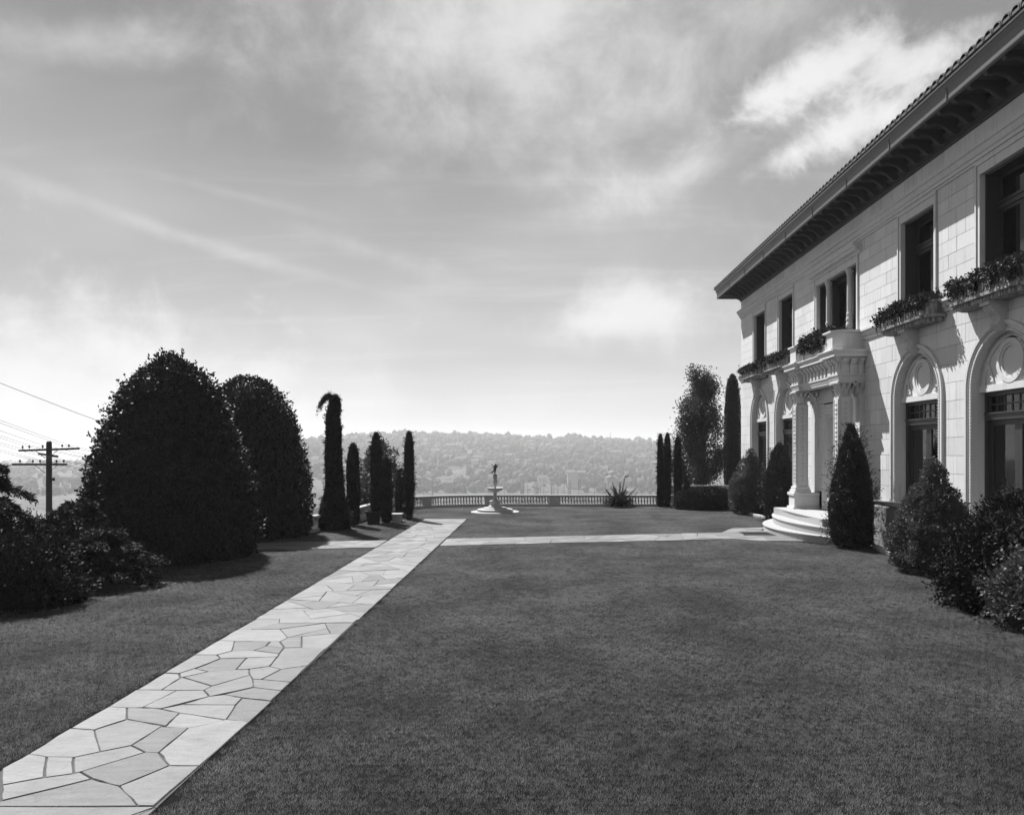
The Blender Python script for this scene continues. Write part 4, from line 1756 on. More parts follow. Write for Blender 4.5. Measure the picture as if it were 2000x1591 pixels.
# bed edging along the house wall
def kerb_line(pts, lab):
    k = tag(MB().sweep([(.09, -.05), (.09, .10), (.07, .12), (-.07, .12), (-.09, .10), (-.09, -.05)], pts).build('kerb', WHITE), lab, 'kerb', None)
kerb_line([(8.35, 13.0), (8.9, 15.0), (9.45, 17.5), (9.85, 19.2), (10.02, 21.0), (10.12, 22.6), (10.3, 23.6)], 'white stone kerb edging the planting bed nearest the camera beside the villa')
kerb_line([(9.95, 30.9), (10.0, 33.0), (9.85, 35.0), (9.75, 37.0), (10.1, 39.5)], 'white stone kerb edging the planting bed beyond the porch')
bed = MB().prism([(8.35, 12.0), (8.9, 15.0), (9.45, 17.5), (9.85, 19.2), (10.02, 21.0), (10.12, 22.6), (10.3, 23.6), (10.3, 24.2), (10.57, 24.2), (10.57, 12.0)], 'z', -.05, .035)
bed.prism([(9.95, 30.9), (10.0, 33.0), (9.85, 35.0), (9.75, 37.0), (10.1, 39.5), (10.57, 40.8), (10.57, 30.9)], 'z', -.05, .035)
tag(bed.build('planting_bed', SOIL), kind='structure')

# ------------------------------------------------------------------ balustrade
def build_balustrade():
    t = thing('balustrade', 'low curved stone balustrade with vase balusters closing the lawn', 'balustrade', (0, 41.7, 0))
    off = Vector((0, -41.7, 0))
    def part(mb, name, mat=BAL, **k):
        o = mb.build(name, mat, t, **k)
        o.location = off
        return o
    path = BAL_PATH
    # resample
    pts = [Vector(p) for p in path]
    seg, tot = [], 0
    for a, b in zip(pts, pts[1:]):
        seg.append((tot, a, b))
        tot += (b - a).length
    def at(s):
        for s0, a, b in reversed(seg):
            if s >= s0:
                d = (b - a).normalized()
                return a + d * (s - s0), d
        return pts[0], (pts[1] - pts[0]).normalized()
    part(MB().sweep([(.13, -.3), (.13, .10), (.10, .13), (-.10, .13), (-.13, .10), (-.13, -.3)], path), 'base')
    part(MB().sweep([(.09, .50), (.13, .53), (.13, .60), (.10, .625), (-.10, .625), (-.13, .60), (-.13, .53), (-.09, .50)], path), 'rail')
    # dies at measured places, then every 3.6 m
    def s_at_x(x):
        best = min((abs(at(k * .02)[0].x - x), k * .02) for k in range(int(17 / .02)))
        return best[1]
    s1 = s_at_x(.75)
    s2 = s_at_x(-2.78)
    step = s2 - s1
    dies = [s1 + step * k for k in range(-4, 8) if 0 < s1 + step * k < tot]
    for s in dies:
        p, d = at(s)
        o = MB().box(-.26, .26, -.12, .12, .131, .499).box(-.20, .20, -.128, .128, .18, .45).build('die', BAL, t, Vector((p.x, p.y, 0)) + off)
        o.rotation_euler.z = math.atan2(d.y, d.x)
    prof = [(.055, 0), (.055, .03), (.03, .045), (.035, .07), (.055, .13), (.05, .17), (.028, .26), (.026, .29), (.04, .30), (.04, .32), (.055, .335), (.055, .37)]
    me = MB().lathe(prof, 8).mesh('baluster', BAL, True)
    s = .08
    while s < tot - .05:
        if all(abs(s - q) > .31 for q in dies):
            p, d = at(s)
            link('baluster', me, t, Vector((p.x, p.y, .13)) + off)
        s += .158


build_balustrade()


# ------------------------------------------------------------------ fountain and winged figure
def build_fountain():
    FX, FY = -2.2, 37.5
    t = thing('fountain', 'tiered white marble fountain with round bowl standing on lawn before balustrade', 'fountain', (FX, FY, 0))
    MB().lathe([(1.19, -.05), (1.19, .03), (1.16, .05), (0, .05)], 48).build('paving_ring', WHITE, t)
    MB().lathe([(.87, .02), (.87, .15), (.83, .17), (.80, .17), (.6, .19), (0, .19)], 40).build('base_step', FOUNT, t)
    MB().lathe([(.58, .15), (.58, .22), (.55, .245), (.3, .26), (0, .26)], 36).build('upper_step', FOUNT, t)
    p = MB().lathe([(.33, .25), (.34, .30), (.27, .34), (.25, .50), (.28, .53), (.30, .56), (.20, .58), (0, .58)], 8)
    p.build('pedestal', FOUNT, t)
    MB().lathe([(.15, .56), (.12, .60), (.095, .66), (.085, .85), (.09, .98), (.13, 1.0), (.10, 1.02), (0, 1.02)], 20).build('stem', FOUNT, t, smooth=True)
    MB().lathe([(.06, .96), (.14, .99), (.28, 1.05), (.40, 1.13), (.435, 1.17), (.45, 1.18), (.45, 1.20), (.42, 1.20), (.36, 1.17), (.2, 1.13), (0, 1.12)], 40).build('bowl', FOUNT, t, smooth=True)
    MB().lathe([(.07, 1.12), (.05, 1.17), (.045, 1.22), (.06, 1.28), (.09, 1.38), (.115, 1.47), (.118, 1.53), (.10, 1.58), (.075, 1.62), (.085, 1.66), (.11, 1.68), (.11, 1.72),
                (.10, 1.74), (.115, 1.78), (.12, 1.80), (0, 1.80)], 20).build('vase', FOUNT, t, smooth=True)
    # winged child on one foot
    w = thing('statue', 'small dark bronze winged child poised on one foot atop the fountain', 'statue', (FX, FY, 1.80))
    MB().lathe([(.10, 0), (.10, .03), (.06, .05), (0, .06)], 14).build('plinth', BRONZE, w)
    J = {'pel': (0, 0, .30), 'chest': (.01, .01, .42), 'neck': (.015, .0, .485), 'head': (.02, -.01, .535), 'crown': (.022, -.012, .575),
         'kl': (-.005, -.02, .18), 'al': (-.01, 0, .075), 'tl': (-.01, -.05, .06),
         'kr': (-.09, .03, .20), 'ar': (-.19, .07, .125), 'tr': (-.23, .075, .10),
         'sl': (-.055, .0, .465), 'el': (-.11, -.05, .40), 'hl': (-.05, -.10, .36),
         'sr': (.075, .0, .465), 'er': (.12, -.05, .41), 'hr': (.05, -.10, .385)}
    E = [('pel', 'chest'), ('chest', 'neck'), ('neck', 'head'), ('head', 'crown'), ('pel', 'kl'), ('kl', 'al'), ('al', 'tl'), ('pel', 'kr'), ('kr', 'ar'), ('ar', 'tr'),
         ('chest', 'sl'), ('sl', 'el'), ('el', 'hl'), ('chest', 'sr'), ('sr', 'er'), ('er', 'hr')]
    rad = dict(pel=.062, chest=.066, neck=.030, head=.052, crown=.035, kl=.036, al=.022, tl=.016, kr=.036, ar=.022, tr=.015, sl=.032, el=.024, hl=.018, sr=.032, er=.024, hr=.018)
    names = list(J)
    me = bpy.data.meshes.new('body')
    me.from_pydata([J[n] for n in names], [(names.index(a), names.index(b)) for a, b in E], [])
    me.materials.append(BRONZE)
    body = link('body', me, w)
    sk = body.modifiers.new('skin', 'SKIN')
    for i, n in enumerate(names):
        me.skin_vertices[0].data[i].radius = (rad[n], rad[n])
        me.skin_vertices[0].data[i].use_root = n == 'pel'
    sb = body.modifiers.new('sub', 'SUBSURF')
    sb.levels = sb.render_levels = 2
    for s in (-1, 1):
        V, F = [], []
        for k in range(7):
            a = R(20 + k * 13)
            ln = .20 - .012 * k
            b0 = Vector((s * .03, .045, .46 - k * .012))
            tip = b0 + Vector((s * math.sin(R(75) - a * .55) * ln * .95, .05, math.cos(R(75) - a * .55) * ln * .75))
            sd = Vector((0, 0, .018))
            V += [b0 - sd, b0 + sd, tip + sd * .6, tip - sd * .6]
            V += [p + Vector((0, .010, 0)) for p in (b0 - sd, b0 + sd, tip + sd * .6, tip - sd * .6)]
            o = 8 * k
            F += [(o, o + 1, o + 2, o + 3), (o + 7, o + 6, o + 5, o + 4), (o, o + 4, o + 5, o + 1), (o + 1, o + 5, o + 6, o + 2), (o + 2, o + 6, o + 7, o + 3), (o + 3, o + 7, o + 4, o)]
        MB().add(V, F).build('wing', BRONZE, w)


build_fountain()

# ------------------------------------------------------------------ trees and shrubs
def dome(h, r, zb=.0, flat=.55):
    return [(0.02, r * .93), (h * .10, r), (h * .25, r * 1.0), (h * .40, r * .95), (h * .55, r * .84), (h * .68, r * .70), (h * .80, r * .52), (h * .90, r * .33), (h * .97, r * .15), (h, .03)]


def column(h, r, top=.85, bot=.75):
    return [(0.03, r * bot), (h * .12, r * .95), (h * .3, r), (h * .55, r * .97), (h * .75, r * .92), (h * .87, r * .78), (h * .95, r * .52), (h * .985, r * .25), (h, .02)]


def cone(h, r):
    return [(.06, r * .80), (h * .12, r), (h * .28, r * .97), (h * .45, r * .78), (h * .62, r * .56), (h * .78, r * .34), (h * .9, r * .17), (h, .03)]


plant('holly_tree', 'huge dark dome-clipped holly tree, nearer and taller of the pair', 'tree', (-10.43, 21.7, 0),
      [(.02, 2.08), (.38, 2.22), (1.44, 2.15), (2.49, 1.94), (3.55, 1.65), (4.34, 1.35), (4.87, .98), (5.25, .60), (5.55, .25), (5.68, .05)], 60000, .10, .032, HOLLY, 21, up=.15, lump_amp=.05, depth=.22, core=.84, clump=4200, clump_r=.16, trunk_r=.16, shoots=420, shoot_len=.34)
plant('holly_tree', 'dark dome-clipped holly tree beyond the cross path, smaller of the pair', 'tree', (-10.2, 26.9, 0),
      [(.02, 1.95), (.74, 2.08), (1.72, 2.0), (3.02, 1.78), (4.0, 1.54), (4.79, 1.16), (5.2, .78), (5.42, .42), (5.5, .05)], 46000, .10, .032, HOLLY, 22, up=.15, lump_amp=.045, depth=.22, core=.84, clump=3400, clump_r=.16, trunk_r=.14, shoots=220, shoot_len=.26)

# leaning cypress with a hooked tip
def leaning():
    S = .003521
    u0 = 345
    rows = [(1500, 190, 505), (1400, 200, 500), (1300, 215, 480), (1200, 235, 455), (1100, 260, 440), (1000, 270, 432), (900, 270, 425), (800, 265, 415), (700, 262, 405),
            (600, 268, 405), (500, 275, 410), (400, 275, 400), (300, 278, 392), (240, 288, 404), (180, 305, 402), (110, 312, 390), (70, 305, 365)]
    prof = []
    for y, a, b in rows:
        v = 760 + y / 5.49
        z = max(.02, 3 - (v - 880) * 29 / 1500)
        prof.append((z, (b - a) / 2 * S, ((a + b) / 2 - u0) * S))
    t = plant('leaning_cypress', 'tall thin ragged cypress with its tip hooked over to one side', 'tree', (-7.78, 29.0, 0), prof, 26000, .11, .016, CYPRESS, 31,
              up=.7, jit=.7, lump_amp=.06, depth=.3, core=.82, trunk_r=.07, shoots=260, shoot_len=.14)
    rng = np.random.default_rng(8)
    parts = []
    top = np.array([prof[-1][2] - .05, 0, prof[-1][0] - .02])
    for k in range(14):
        d = np.array([-1, rng.uniform(-.35, .35), rng.uniform(.3, .7)])
        (a, ax) = frond_arrays(top, d, rng.uniform(.45, .68), rng.uniform(.9, 1.6), rng, .17, .011, side=.10, nseg=12, per=7)
        parts.append(a)
    V, F = join_arrays(parts)
    link('drooping_tip', np_mesh('drooping_tip', V, F, CYPRESS), t)


leaning()


def cyp(loc, h, r, seed, label, n=9000, group=None, bot=.75, zb=0):
    return plant('cypress', label, 'tree', loc, column(h, r, bot=bot), n, .10, .012, CYPRESS, seed, up=1.6, jit=.6, lump_amp=.11, depth=.3, core=.78, shoots=150, shoot_len=.13,
                 trunk_r=.04, limbs=2, group=group)


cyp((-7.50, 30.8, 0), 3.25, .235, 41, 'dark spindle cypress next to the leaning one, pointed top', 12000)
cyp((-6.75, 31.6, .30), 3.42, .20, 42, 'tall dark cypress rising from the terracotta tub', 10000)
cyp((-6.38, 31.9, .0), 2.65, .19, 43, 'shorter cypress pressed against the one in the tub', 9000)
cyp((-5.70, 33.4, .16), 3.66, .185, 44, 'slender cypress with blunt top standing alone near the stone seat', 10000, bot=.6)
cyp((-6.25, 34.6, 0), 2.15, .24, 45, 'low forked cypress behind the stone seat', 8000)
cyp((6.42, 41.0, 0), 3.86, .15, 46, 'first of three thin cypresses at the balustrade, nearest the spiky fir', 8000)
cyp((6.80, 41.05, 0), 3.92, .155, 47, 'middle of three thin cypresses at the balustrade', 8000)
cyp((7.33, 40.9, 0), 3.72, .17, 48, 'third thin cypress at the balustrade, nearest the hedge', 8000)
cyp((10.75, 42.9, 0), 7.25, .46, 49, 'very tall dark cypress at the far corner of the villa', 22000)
plant('clipped_yew', 'small dark cone-clipped yew between thin cypresses and hedge', 'shrub', (7.75, 40.6, 0), cone(1.45, .40), 7000, .07, .014, YEW, 50, core=.85)
# pot and stone seat
pot = thing('plant_tub', 'dark square tapering terracotta tub holding a cypress', 'plant pot', (-6.82, 31.45, 0))
MB().lathe([(.28, 0), (.36, .44), (.42, .46), (.42, .54), (.36, .54), (.34, .46), (0, .46)], 4, a0=R(45), a1=R(405)).build('tub', TERRA, pot)
MB().lathe([(.335, .46), (0, .47)], 4, a0=R(45), a1=R(405)).build('soil', SOIL, pot)
pot = thing('plant_pot', 'small round pot under the slender lone cypress', 'plant pot', (-5.70, 33.4, 0))
MB().lathe([(.10, 0), (.16, .14), (.19, .15), (.19, .19), (.16, .19), (0, .17)], 16).build('pot', TERRA, pot)
MB().lathe([(.155, .17), (0, .185)], 16).build('soil', SOIL, pot)
seat = thing('stone_seat', 'short pale stone seat with thick top slab by the balustrade', 'bench', (-6.02, 32.3, 0))
MB().box(-.23, .23, -.30, .30, .29, .37).build('top', FOUNT, seat, bevel=.01)
for s in (-1, 1):
    MB().box(-.18, .18, s * .2 - .05, s * .2 + .05, 0, .29).build('leg', FOUNT, seat)
MB().box(-.17, .17, -.15, .15, .03, .29).build('panel', FOUNT, seat)

# round leafy tree beyond the balustrade
plant('leafy_tree', 'round broad-leaved tree beyond the balustrade behind the tub cypress', 'tree', (-8.3, 39.8, -3.2),
      [(2.2, .9), (3.2, 1.15), (4.2, 1.25), (5.0, 1.15), (5.8, .80), (6.3, .40), (6.6, .05)], 17000, .11, .040, TREEL, 51, up=.1, lump_amp=.22, depth=.55, core=0,
      clump=150, clump_r=.32, trunk_h=5.2, trunk_r=.10, limbs=14)


# tall feathery tree at the corner of the villa: many ascending branches
def poplar():
    rng = np.random.default_rng(61)
    base = Vector((9.7, 46.0, -1.6))
    t = thing('poplar_tree', 'tall feathery poplar with upswept branches and gaps of sky beside the villa', 'tree', base)
    tr = MB()
    parts = []
    tr.tube([(0, 0, 0), (.05, 0, 3), (.0, .05, 6), (.1, 0, 9.2)], [.20, .15, .09, .03], 8)
    for k in range(46):
        z = 1.2 + 7.6 * (k / 46) ** .9
        a = rng.uniform(0, 6.28)
        ln = (2.85 - .235 * z) * rng.uniform(.6, 1.2)
        out = (.62 if z < 4 else .45)
        d = np.array([math.cos(a) * out, math.sin(a) * out, .95])
        d /= np.linalg.norm(d)
        p0 = np.array([0, 0, z])
        mid = p0 + d * ln * .55 + np.array([math.cos(a), math.sin(a), 0]) * .25 * ln
        p1 = p0 + d * ln + np.array([math.cos(a), math.sin(a), 0]) * .2 * ln
        tr.tube([p0, mid, p1], [.05, .03, .008], 4)
        m = int(1150 * ln / 2.2)
        tt = rng.uniform(.2, 1.06, m)
        ax = np.where(tt[:, None] < .55, p0 + (mid - p0) * (tt[:, None] / .55), mid + (p1 - mid) * ((tt[:, None] - .55) / .45))
        off = rng.normal(size=(m, 3)) * np.array([.19, .19, .24])
        P = ax + off
        D = off * 1.5 + np.array([0, 0, .1]) + rng.normal(size=(m, 3)) * .35
        parts.append(leaf_arrays(P, D, .12, .042, rng))
    V, F = join_arrays(parts)
    link('crown', np_mesh('crown', V, F, TREEL), t)
    tr.build('trunk', BARK, t, smooth=True)


poplar()
plant('clipped_hedge', 'low dark rounded hedge at the far end of the lawn beside the villa', 'hedge', (8.45, 39.2, 0),
      [(0.02, 1.0), (.3, 1.08), (.6, 1.05), (.85, .85), (.98, .5), (1.02, .05)], 26000, .10, .024, YEW, 62, core=.8, lump_amp=.14, depth=.25, clump=300, clump_r=.2, shoots=120, shoot_len=.2, crown_name='crown', trunk_h=.5, trunk_r=.05)
for o in C.objects:
    if o.name == 'clipped_hedge':
        o.scale = (1.30, .72, 1)
# low wall behind the hedge
wl = thing('garden_wall', 'low grey garden wall seen above the dark hedge', 'wall', (9.0, 42.3, 0))
MB().box(-1.9, 1.9, -.12, .12, -.1, 1.02).build('wall', PLINTH, wl)
MB().box(-1.95, 1.95, -.17, .17, 1.021, 1.10).build('coping', PLINTH, wl)

# conical shrubs against the house
plant('conical_shrub', 'dense rounded cone shrub with tufted foliage beyond the porch', 'shrub', (10.0, 36.5, 0), [(.06, .75), (.4, .92), (.95, .98), (1.5, .86), (2.0, .62), (2.45, .36), (2.8, .15), (3.0, .03)], 26000, .075, .022, SHRUBL, 71,
      clump=420, clump_r=.15, core=.62, depth=.2, trunk_r=.06, lump_amp=.10)
plant('conical_shrub', 'dense rounded cone shrub with tufted foliage between porch and camera', 'shrub', (9.72, 19.0, 0), [(.06, .78), (.35, .92), (.8, .95), (1.25, .84), (1.7, .60), (2.15, .34), (2.5, .17), (2.85, .03)], 34000, .065, .020, SHRUBL, 72,
      clump=520, clump_r=.13, core=.55, depth=.25, trunk_r=.07, lump_amp=.12)
plant('yew_column', 'tall dark feathery yew beside the near porch pier, hiding part of steps', 'shrub', (9.62, 23.75, 0), [(.05, .45), (.3, .56), (1.2, .60), (2.0, .53), (2.8, .36), (3.4, .18), (3.8, .03)],
      32000, .10, .011, YEW, 73, up=.9, jit=.6, core=.72, depth=.35, shoots=420, shoot_len=.32, lump_amp=.12, trunk_r=.07)
plant('yew_column', 'dark feathery yew tucked behind the far porch pier', 'shrub', (9.95, 31.9, 0), [(.03, .5), (.4, .6), (1.3, .62), (2.2, .5), (2.9, .3), (3.3, .03)],
      22000, .10, .011, YEW, 74, up=.9, jit=.6, core=.72, depth=.35, shoots=260, shoot_len=.3, lump_amp=.12, trunk_r=.07)
# big leafy shrubs at the near corner
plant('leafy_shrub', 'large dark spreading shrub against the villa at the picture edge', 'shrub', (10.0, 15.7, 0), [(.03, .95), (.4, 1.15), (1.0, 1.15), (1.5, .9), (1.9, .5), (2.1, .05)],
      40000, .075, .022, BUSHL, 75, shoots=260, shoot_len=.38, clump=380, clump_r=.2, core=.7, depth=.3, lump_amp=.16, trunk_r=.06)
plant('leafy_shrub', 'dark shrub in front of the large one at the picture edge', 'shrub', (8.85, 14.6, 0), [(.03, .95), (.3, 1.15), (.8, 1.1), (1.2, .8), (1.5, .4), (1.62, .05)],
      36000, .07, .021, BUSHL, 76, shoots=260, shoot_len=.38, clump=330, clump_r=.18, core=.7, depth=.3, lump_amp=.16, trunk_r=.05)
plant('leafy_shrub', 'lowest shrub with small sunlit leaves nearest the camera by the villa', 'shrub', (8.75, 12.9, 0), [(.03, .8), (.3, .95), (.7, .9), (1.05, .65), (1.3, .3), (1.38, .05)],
      24000, .075, .024, SHRUBL, 77, shoots=260, shoot_len=.38, clump=330, clump_r=.16, core=.7, depth=.3, lump_amp=.14, trunk_r=.05)


# feathery conifers: young fir by the balustrade and the dark cedars at the left bank
def fir(name, label, loc, h, nb, reach, seed, mat, L=.10, W=.012, droop=.5, rise=.5, per=8, nseg=16, leader=True, cat='shrub', zmin=.05, flat=1.0, fan=.5):
    rng = np.random.default_rng(seed)
    t = thing(name, label, cat, loc)
    parts = []
    tr = MB()
    tr.tube([(0, 0, -.05), (.02, .01, h * .5), (.0, 0, h * .92)], [.035 + .01 * h, .03 + .005 * h, .008], 6)
    for k in range(nb):
        f = (k + .5) / nb
        z = h * (zmin + (.88 - zmin) * f)
        a = k * 2.4 + rng.uniform(-.4, .4)
        ln = reach * (1 - .78 * f) * rng.uniform(.7, 1.15)
        d = np.array([math.cos(a), math.sin(a), rise * (.5 + f)])
        ar, ax = frond_arrays((0, 0, z), d, ln, droop * rng.uniform(.6, 1.3), rng, L, W, nseg=nseg, per=per, fan=fan)
        parts.append(ar)
        tr.tube([ax[i] for i in (0, nseg // 2, nseg - 1)], [.014, .009, .004], 4)
        # side twigs
        for j in range(5):
            q = ax[int(nseg * (.3 + .13 * j))]
            sd = (-1) ** j
            dd = np.array([d[0] * .7 - sd * d[1] * .7, d[1] * .7 + sd * d[0] * .7, d[2] * .5])
            ar, _ = frond_arrays(q, dd, ln * .32, droop, rng, L * .9, W, nseg=max(6, nseg // 2), per=per, fan=fan)
            parts.append(ar)
    if leader:
        ar, _ = frond_arrays((0, 0, h * .75), (.25, 0, 1), h * .28, .1, rng, L, W, nseg=12, per=6)
        parts.append(ar)
    V, F = join_arrays(parts)
    link('crown', np_mesh('crown', V, F, mat), t)
    tr.build('trunk', BARK, t)
    return t


def spiky_bush():
    rng = np.random.default_rng(81)
    t = thing('young_fir', 'dark spiky spreading fir bush with curved leader against the balustrade', 'shrub', (4.2, 40.75, 0))
    parts = []
    tr = MB()
    for k in range(120):
        a = rng.uniform(0, 6.28)
        el = R(rng.choice([rng.uniform(2, 30), rng.uniform(25, 75)]))
        ln = rng.uniform(.55, 1.12) * (1.0 if el < R(45) else .9)
        d = np.array([math.cos(a) * math.cos(el), math.sin(a) * math.cos(el), math.sin(el)])
        ar, ax = frond_arrays((rng.uniform(-.12, .12), rng.uniform(-.12, .12), rng.uniform(.05, .35)), d, ln, rng.uniform(-.1, .35), rng, .12, .012, side=.5, nseg=14, per=8, fan=.45)
        ar[0][:, 2] = np.maximum(ar[0][:, 2], .01)
        parts.append(ar)
        tr.tube([ax[i] for i in (0, 7, 13)], [.012, .008, .003], 4)
    for (d, ln) in (((.20, 0, 1), 1.55), ((-.30, 0, 1), 1.25), ((.75, .2, .75), 1.25), ((.05, .1, 1), 1.2), ((-.7, .1, .8), 1.1)):
        ar, ax = frond_arrays((0, 0, .1), d, ln, -.0, rng, .12, .014, side=.6, nseg=26, per=9)
        parts.append(ar)
        tr.tube([ax[i] for i in (0, 12, 25)], [.03, .018, .004], 5)
    ar, _ = frond_arrays((.30, 0, 1.60), (.9, 0, .5), .22, .1, rng, .07, .012, nseg=8, per=6)
    parts.append(ar)
    V, F = join_arrays(parts)
    link('crown', np_mesh('crown', V, F, CEDAR), t)
    tr.build('trunk', BARK, t)


spiky_bush()
fir('cedar', 'dark feathery cedar at the picture edge in front of utility pole', (-12.0, 16.4, -.3), 3.35, 46, 2.7, 82, CEDAR, L=.17, W=.015, rise=.35, droop=.75, per=10, nseg=22, cat='tree')
fir('cedar', 'dark feathery cedar low between utility pole and big holly', (-11.2, 18.6, -.2), 2.2, 40, 1.7, 83, CEDAR, L=.15, W=.013, rise=.5, droop=.7, per=10, nseg=20, cat='tree')
fir('cedar', 'low dark cedar spreading over the lawn edge below the big holly', (-9.7, 17.0, 0), 1.35, 40, 1.9, 84, CEDAR, L=.14, W=.013, rise=.35, droop=.45, per=10, nseg=18, cat='tree')
plant('leafy_shrub', 'dark leafy shrub mass at the lower left edge of lawn', 'shrub', (-10.5, 15.0, 0), [(.03, 1.2), (.3, 1.4), (.6, 1.3), (.9, .95), (1.1, .5), (1.2, .05)],
      42000, .065, .018, BUSHL, 85, shoots=260, shoot_len=.38, clump=420, clump_r=.2, core=.75, depth=.3, lump_amp=.16, trunk_r=.06)
plant('leafy_shrub', 'dark leafy shrub under the cedars against the big holly', 'shrub', (-11.3, 17.6, 0), [(.03, 1.3), (.3, 1.5), (.7, 1.4), (1.0, 1.0), (1.25, .5), (1.35, .05)],
      38000, .065, .018, BUSHL, 86, shoots=260, shoot_len=.38, clump=380, clump_r=.2, core=.75, depth=.3, lump_amp=.16, trunk_r=.06)


# greenery in the window boxes and on the balcony
def box_plants(yc, hw, x0, x1, z, seed, label, hang=.2, n=5200, tall=.15):
    rng = np.random.default_rng(seed)
    t = thing('box_plants', label, 'plants', ((x0 + x1) / 2, yc, z), 'plants in the window boxes')
    K = 90
    c = np.stack([rng.uniform(x0 - .06, x1, K) - (x0 + x1) / 2, rng.uniform(-hw - .04, hw + .04, K), rng.uniform(-.02, tall, K) * (1 - .3 * rng.uniform(0, 1, K))], 1)
    H = int(K * .45)
    c2 = np.stack([np.full(H, x0 - .07) - (x0 + x1) / 2 + rng.normal(size=H) * .03, rng.uniform(-hw, hw, H), -hang * rng.uniform(0, 1, H) ** 1.5], 1)
    c = np.concatenate([c, c2])
    idx = rng.integers(0, len(c), n)
    off = rng.normal(size=(n, 3)) * .055
    P = c[idx] + off
    D = off * 8 + rng.normal(size=(n, 3)) * .7 + np.array([-.2, 0, .3])
    parts = [leaf_arrays(P, D, .075, .028, rng)]
    for k in range(26):
        p0 = np.array([rng.uniform(x0, x1) - (x0 + x1) / 2, rng.uniform(-hw, hw), tall * .5])
        d = np.array([rng.normal() * .5 - .3, rng.normal() * .5, 1])
        ln = rng.uniform(.08, .2)
        tt = np.linspace(0, 1, 9)[:, None]
        q = p0 + d / np.linalg.norm(d) * ln * tt
        parts.append(leaf_arrays(q, rng.normal(size=(9, 3)) + d * .3, .06, .024, rng))
    for k in range(10):
        p0 = np.array([x0 - .08 - (x0 + x1) / 2, rng.uniform(-hw, hw), 0])
        ln = rng.uniform(.2, .55) * (hang / .2)
        tt = np.linspace(0, 1, 14)[:, None]
        q = p0 + np.array([-.03, rng.normal() * .05, -1]) * ln * tt
        parts.append(leaf_arrays(q, rng.normal(size=(14, 3)) * .8 + np.array([0, 0, -.5]), .055, .02, rng))
    V, F = join_arrays(parts)
    link('foliage', np_mesh('foliage', V, F, IVY), t)
    st = MB()
    for k in range(14):
        y = -hw + 2 * hw * (k + .5) / 14
        st.tube([(0, y, -.06), (rng.uniform(-.1, .1), y + rng.uniform(-.1, .1), tall * .8)], [.008, .004], 4)
    st.build('stem', BARK, t)


box_plants(17.73, 1.42, XW - .52, XW - .1, 7.02, 101, 'dark trailing plants in the window box at the picture edge', .22)
box_plants(21.75, 1.42, XW - .52, XW - .1, 7.02, 102, 'dark trailing plants in the window box between porch and picture edge', .20)
box_plants(33.45, 1.42, XW - .52, XW - .1, 7.02, 103, 'dark plants in the window box just beyond the porch balcony', .14)
box_plants(37.45, 1.42, XW - .52, XW - .1, 7.02, 104, 'dark plants in the farthest window box by the villa corner', .14)
box_plants(27.65, 1.40, 9.88, 10.5, 6.90, 105, 'dense dark plants spilling over the balcony parapet above the porch', .30, 11000, .34)

# ------------------------------------------------------------------ utility pole and wires
def utility_pole():
    P = Vector((-24.3, 38.0, -12.0))
    t = thing('utility_pole', 'dark timber utility pole with three crossarms beyond the cedars', 'utility pole', P)
    top = 15.47
    MB().tube([(0, 0, 0), (0, 0, 8), (0, 0, top - .08), (0, 0, top)], [.19, .15, .125, .09], 10).build('post', POLE, t)
    ins = MB().lathe([(.012, 0), (.012, .06), (.05, .07), (.055, .10), (.03, .13), (.045, .15), (.02, .18), (0, .185)], 8).mesh('insulator', POLE, True)
    att = []
    S = 38.0 / 1500
    for (x0, x1, z, pins, dy) in ((41, 158, top - .41, (48, 61, 87, 125, 138), 0), (28, 134, top - 1.14, (43, 68, 82, 114, 128), 0)):
        a, b = (x0 - 95.5) * S, (x1 - 95.5) * S
        tilt = .05 if z > top - .6 else .0
        arm = MB().prism([(a, z - .05 - tilt), (b, z - .05 + tilt), (b, z + .05 + tilt), (a, z + .05 - tilt)], 'y', -.20, -.11).build('crossarm', POLE, t)
        br = MB()
        for s in (-1, 1):
            br.tube([(s * .55, -.215, z - .04), (s * .08, -.17, z - .42)], .015, 4)
        br.build('brace', POLE, arm)
        for u in pins:
            x = (u - 95.5) * S
            link('insulator', ins, arm, (x, -.155, z + .05 + tilt * (x / (b - a)) * 2))
            att.append(P + Vector((x, -.155, z + .22)))
    # short arm set at an angle
    MB().prism([(-.62, top - .66), (.34, top - .80), (.34, top - .70), (-.62, top - .56)], 'y', .11, .20).build('crossarm', POLE, t)
    MB().box(.12, .26, -.1, .06, top - 1.95, top - 1.8).build('bracket', POLE, t)
    att2 = att
    k = 0
    def wire(pts, lab, r=.009):
        tag(MB().tube(pts, r, 4).build('overhead_wire', WIRE), lab, 'wire', 'overhead wires at the utility pole')
    for i, a in enumerate(att2):
        if i in (5,):
            continue
        q = a + Vector((-1.4, -26.0, 7.6 if i < 5 else 6.6))
        r = a + Vector((8.0, 60.0, -7.0))
        pts = []
        for n in range(13):
            s = n / 12
            p = q.lerp(a, s)
            p.z -= 1.2 * s * (1 - s) * 1.5
            pts.append(p)
        for n in range(1, 13):
            s = n / 12
            p = a.lerp(r, s)
            p.z -= 1.5 * 4 * s * (1 - s) * .5
            pts.append(p)
        row = 'upper' if i < 5 else 'lower'
        wire(pts, 'thin wire strung through the %s crossarm of the utility pole' % row, .009)
    # one high wire passing over to the holly
    wire([(-25.4, 25.5, 8.3), (-23.0, 27.7, 6.85), (-20.6, 30.0, 5.45), (-19.0, 31.5, 4.55), (-17.4, 33.0, 3.72), (-15.0, 36, 3.1)], 'highest single wire running down behind the big holly', .010)


utility_pole()

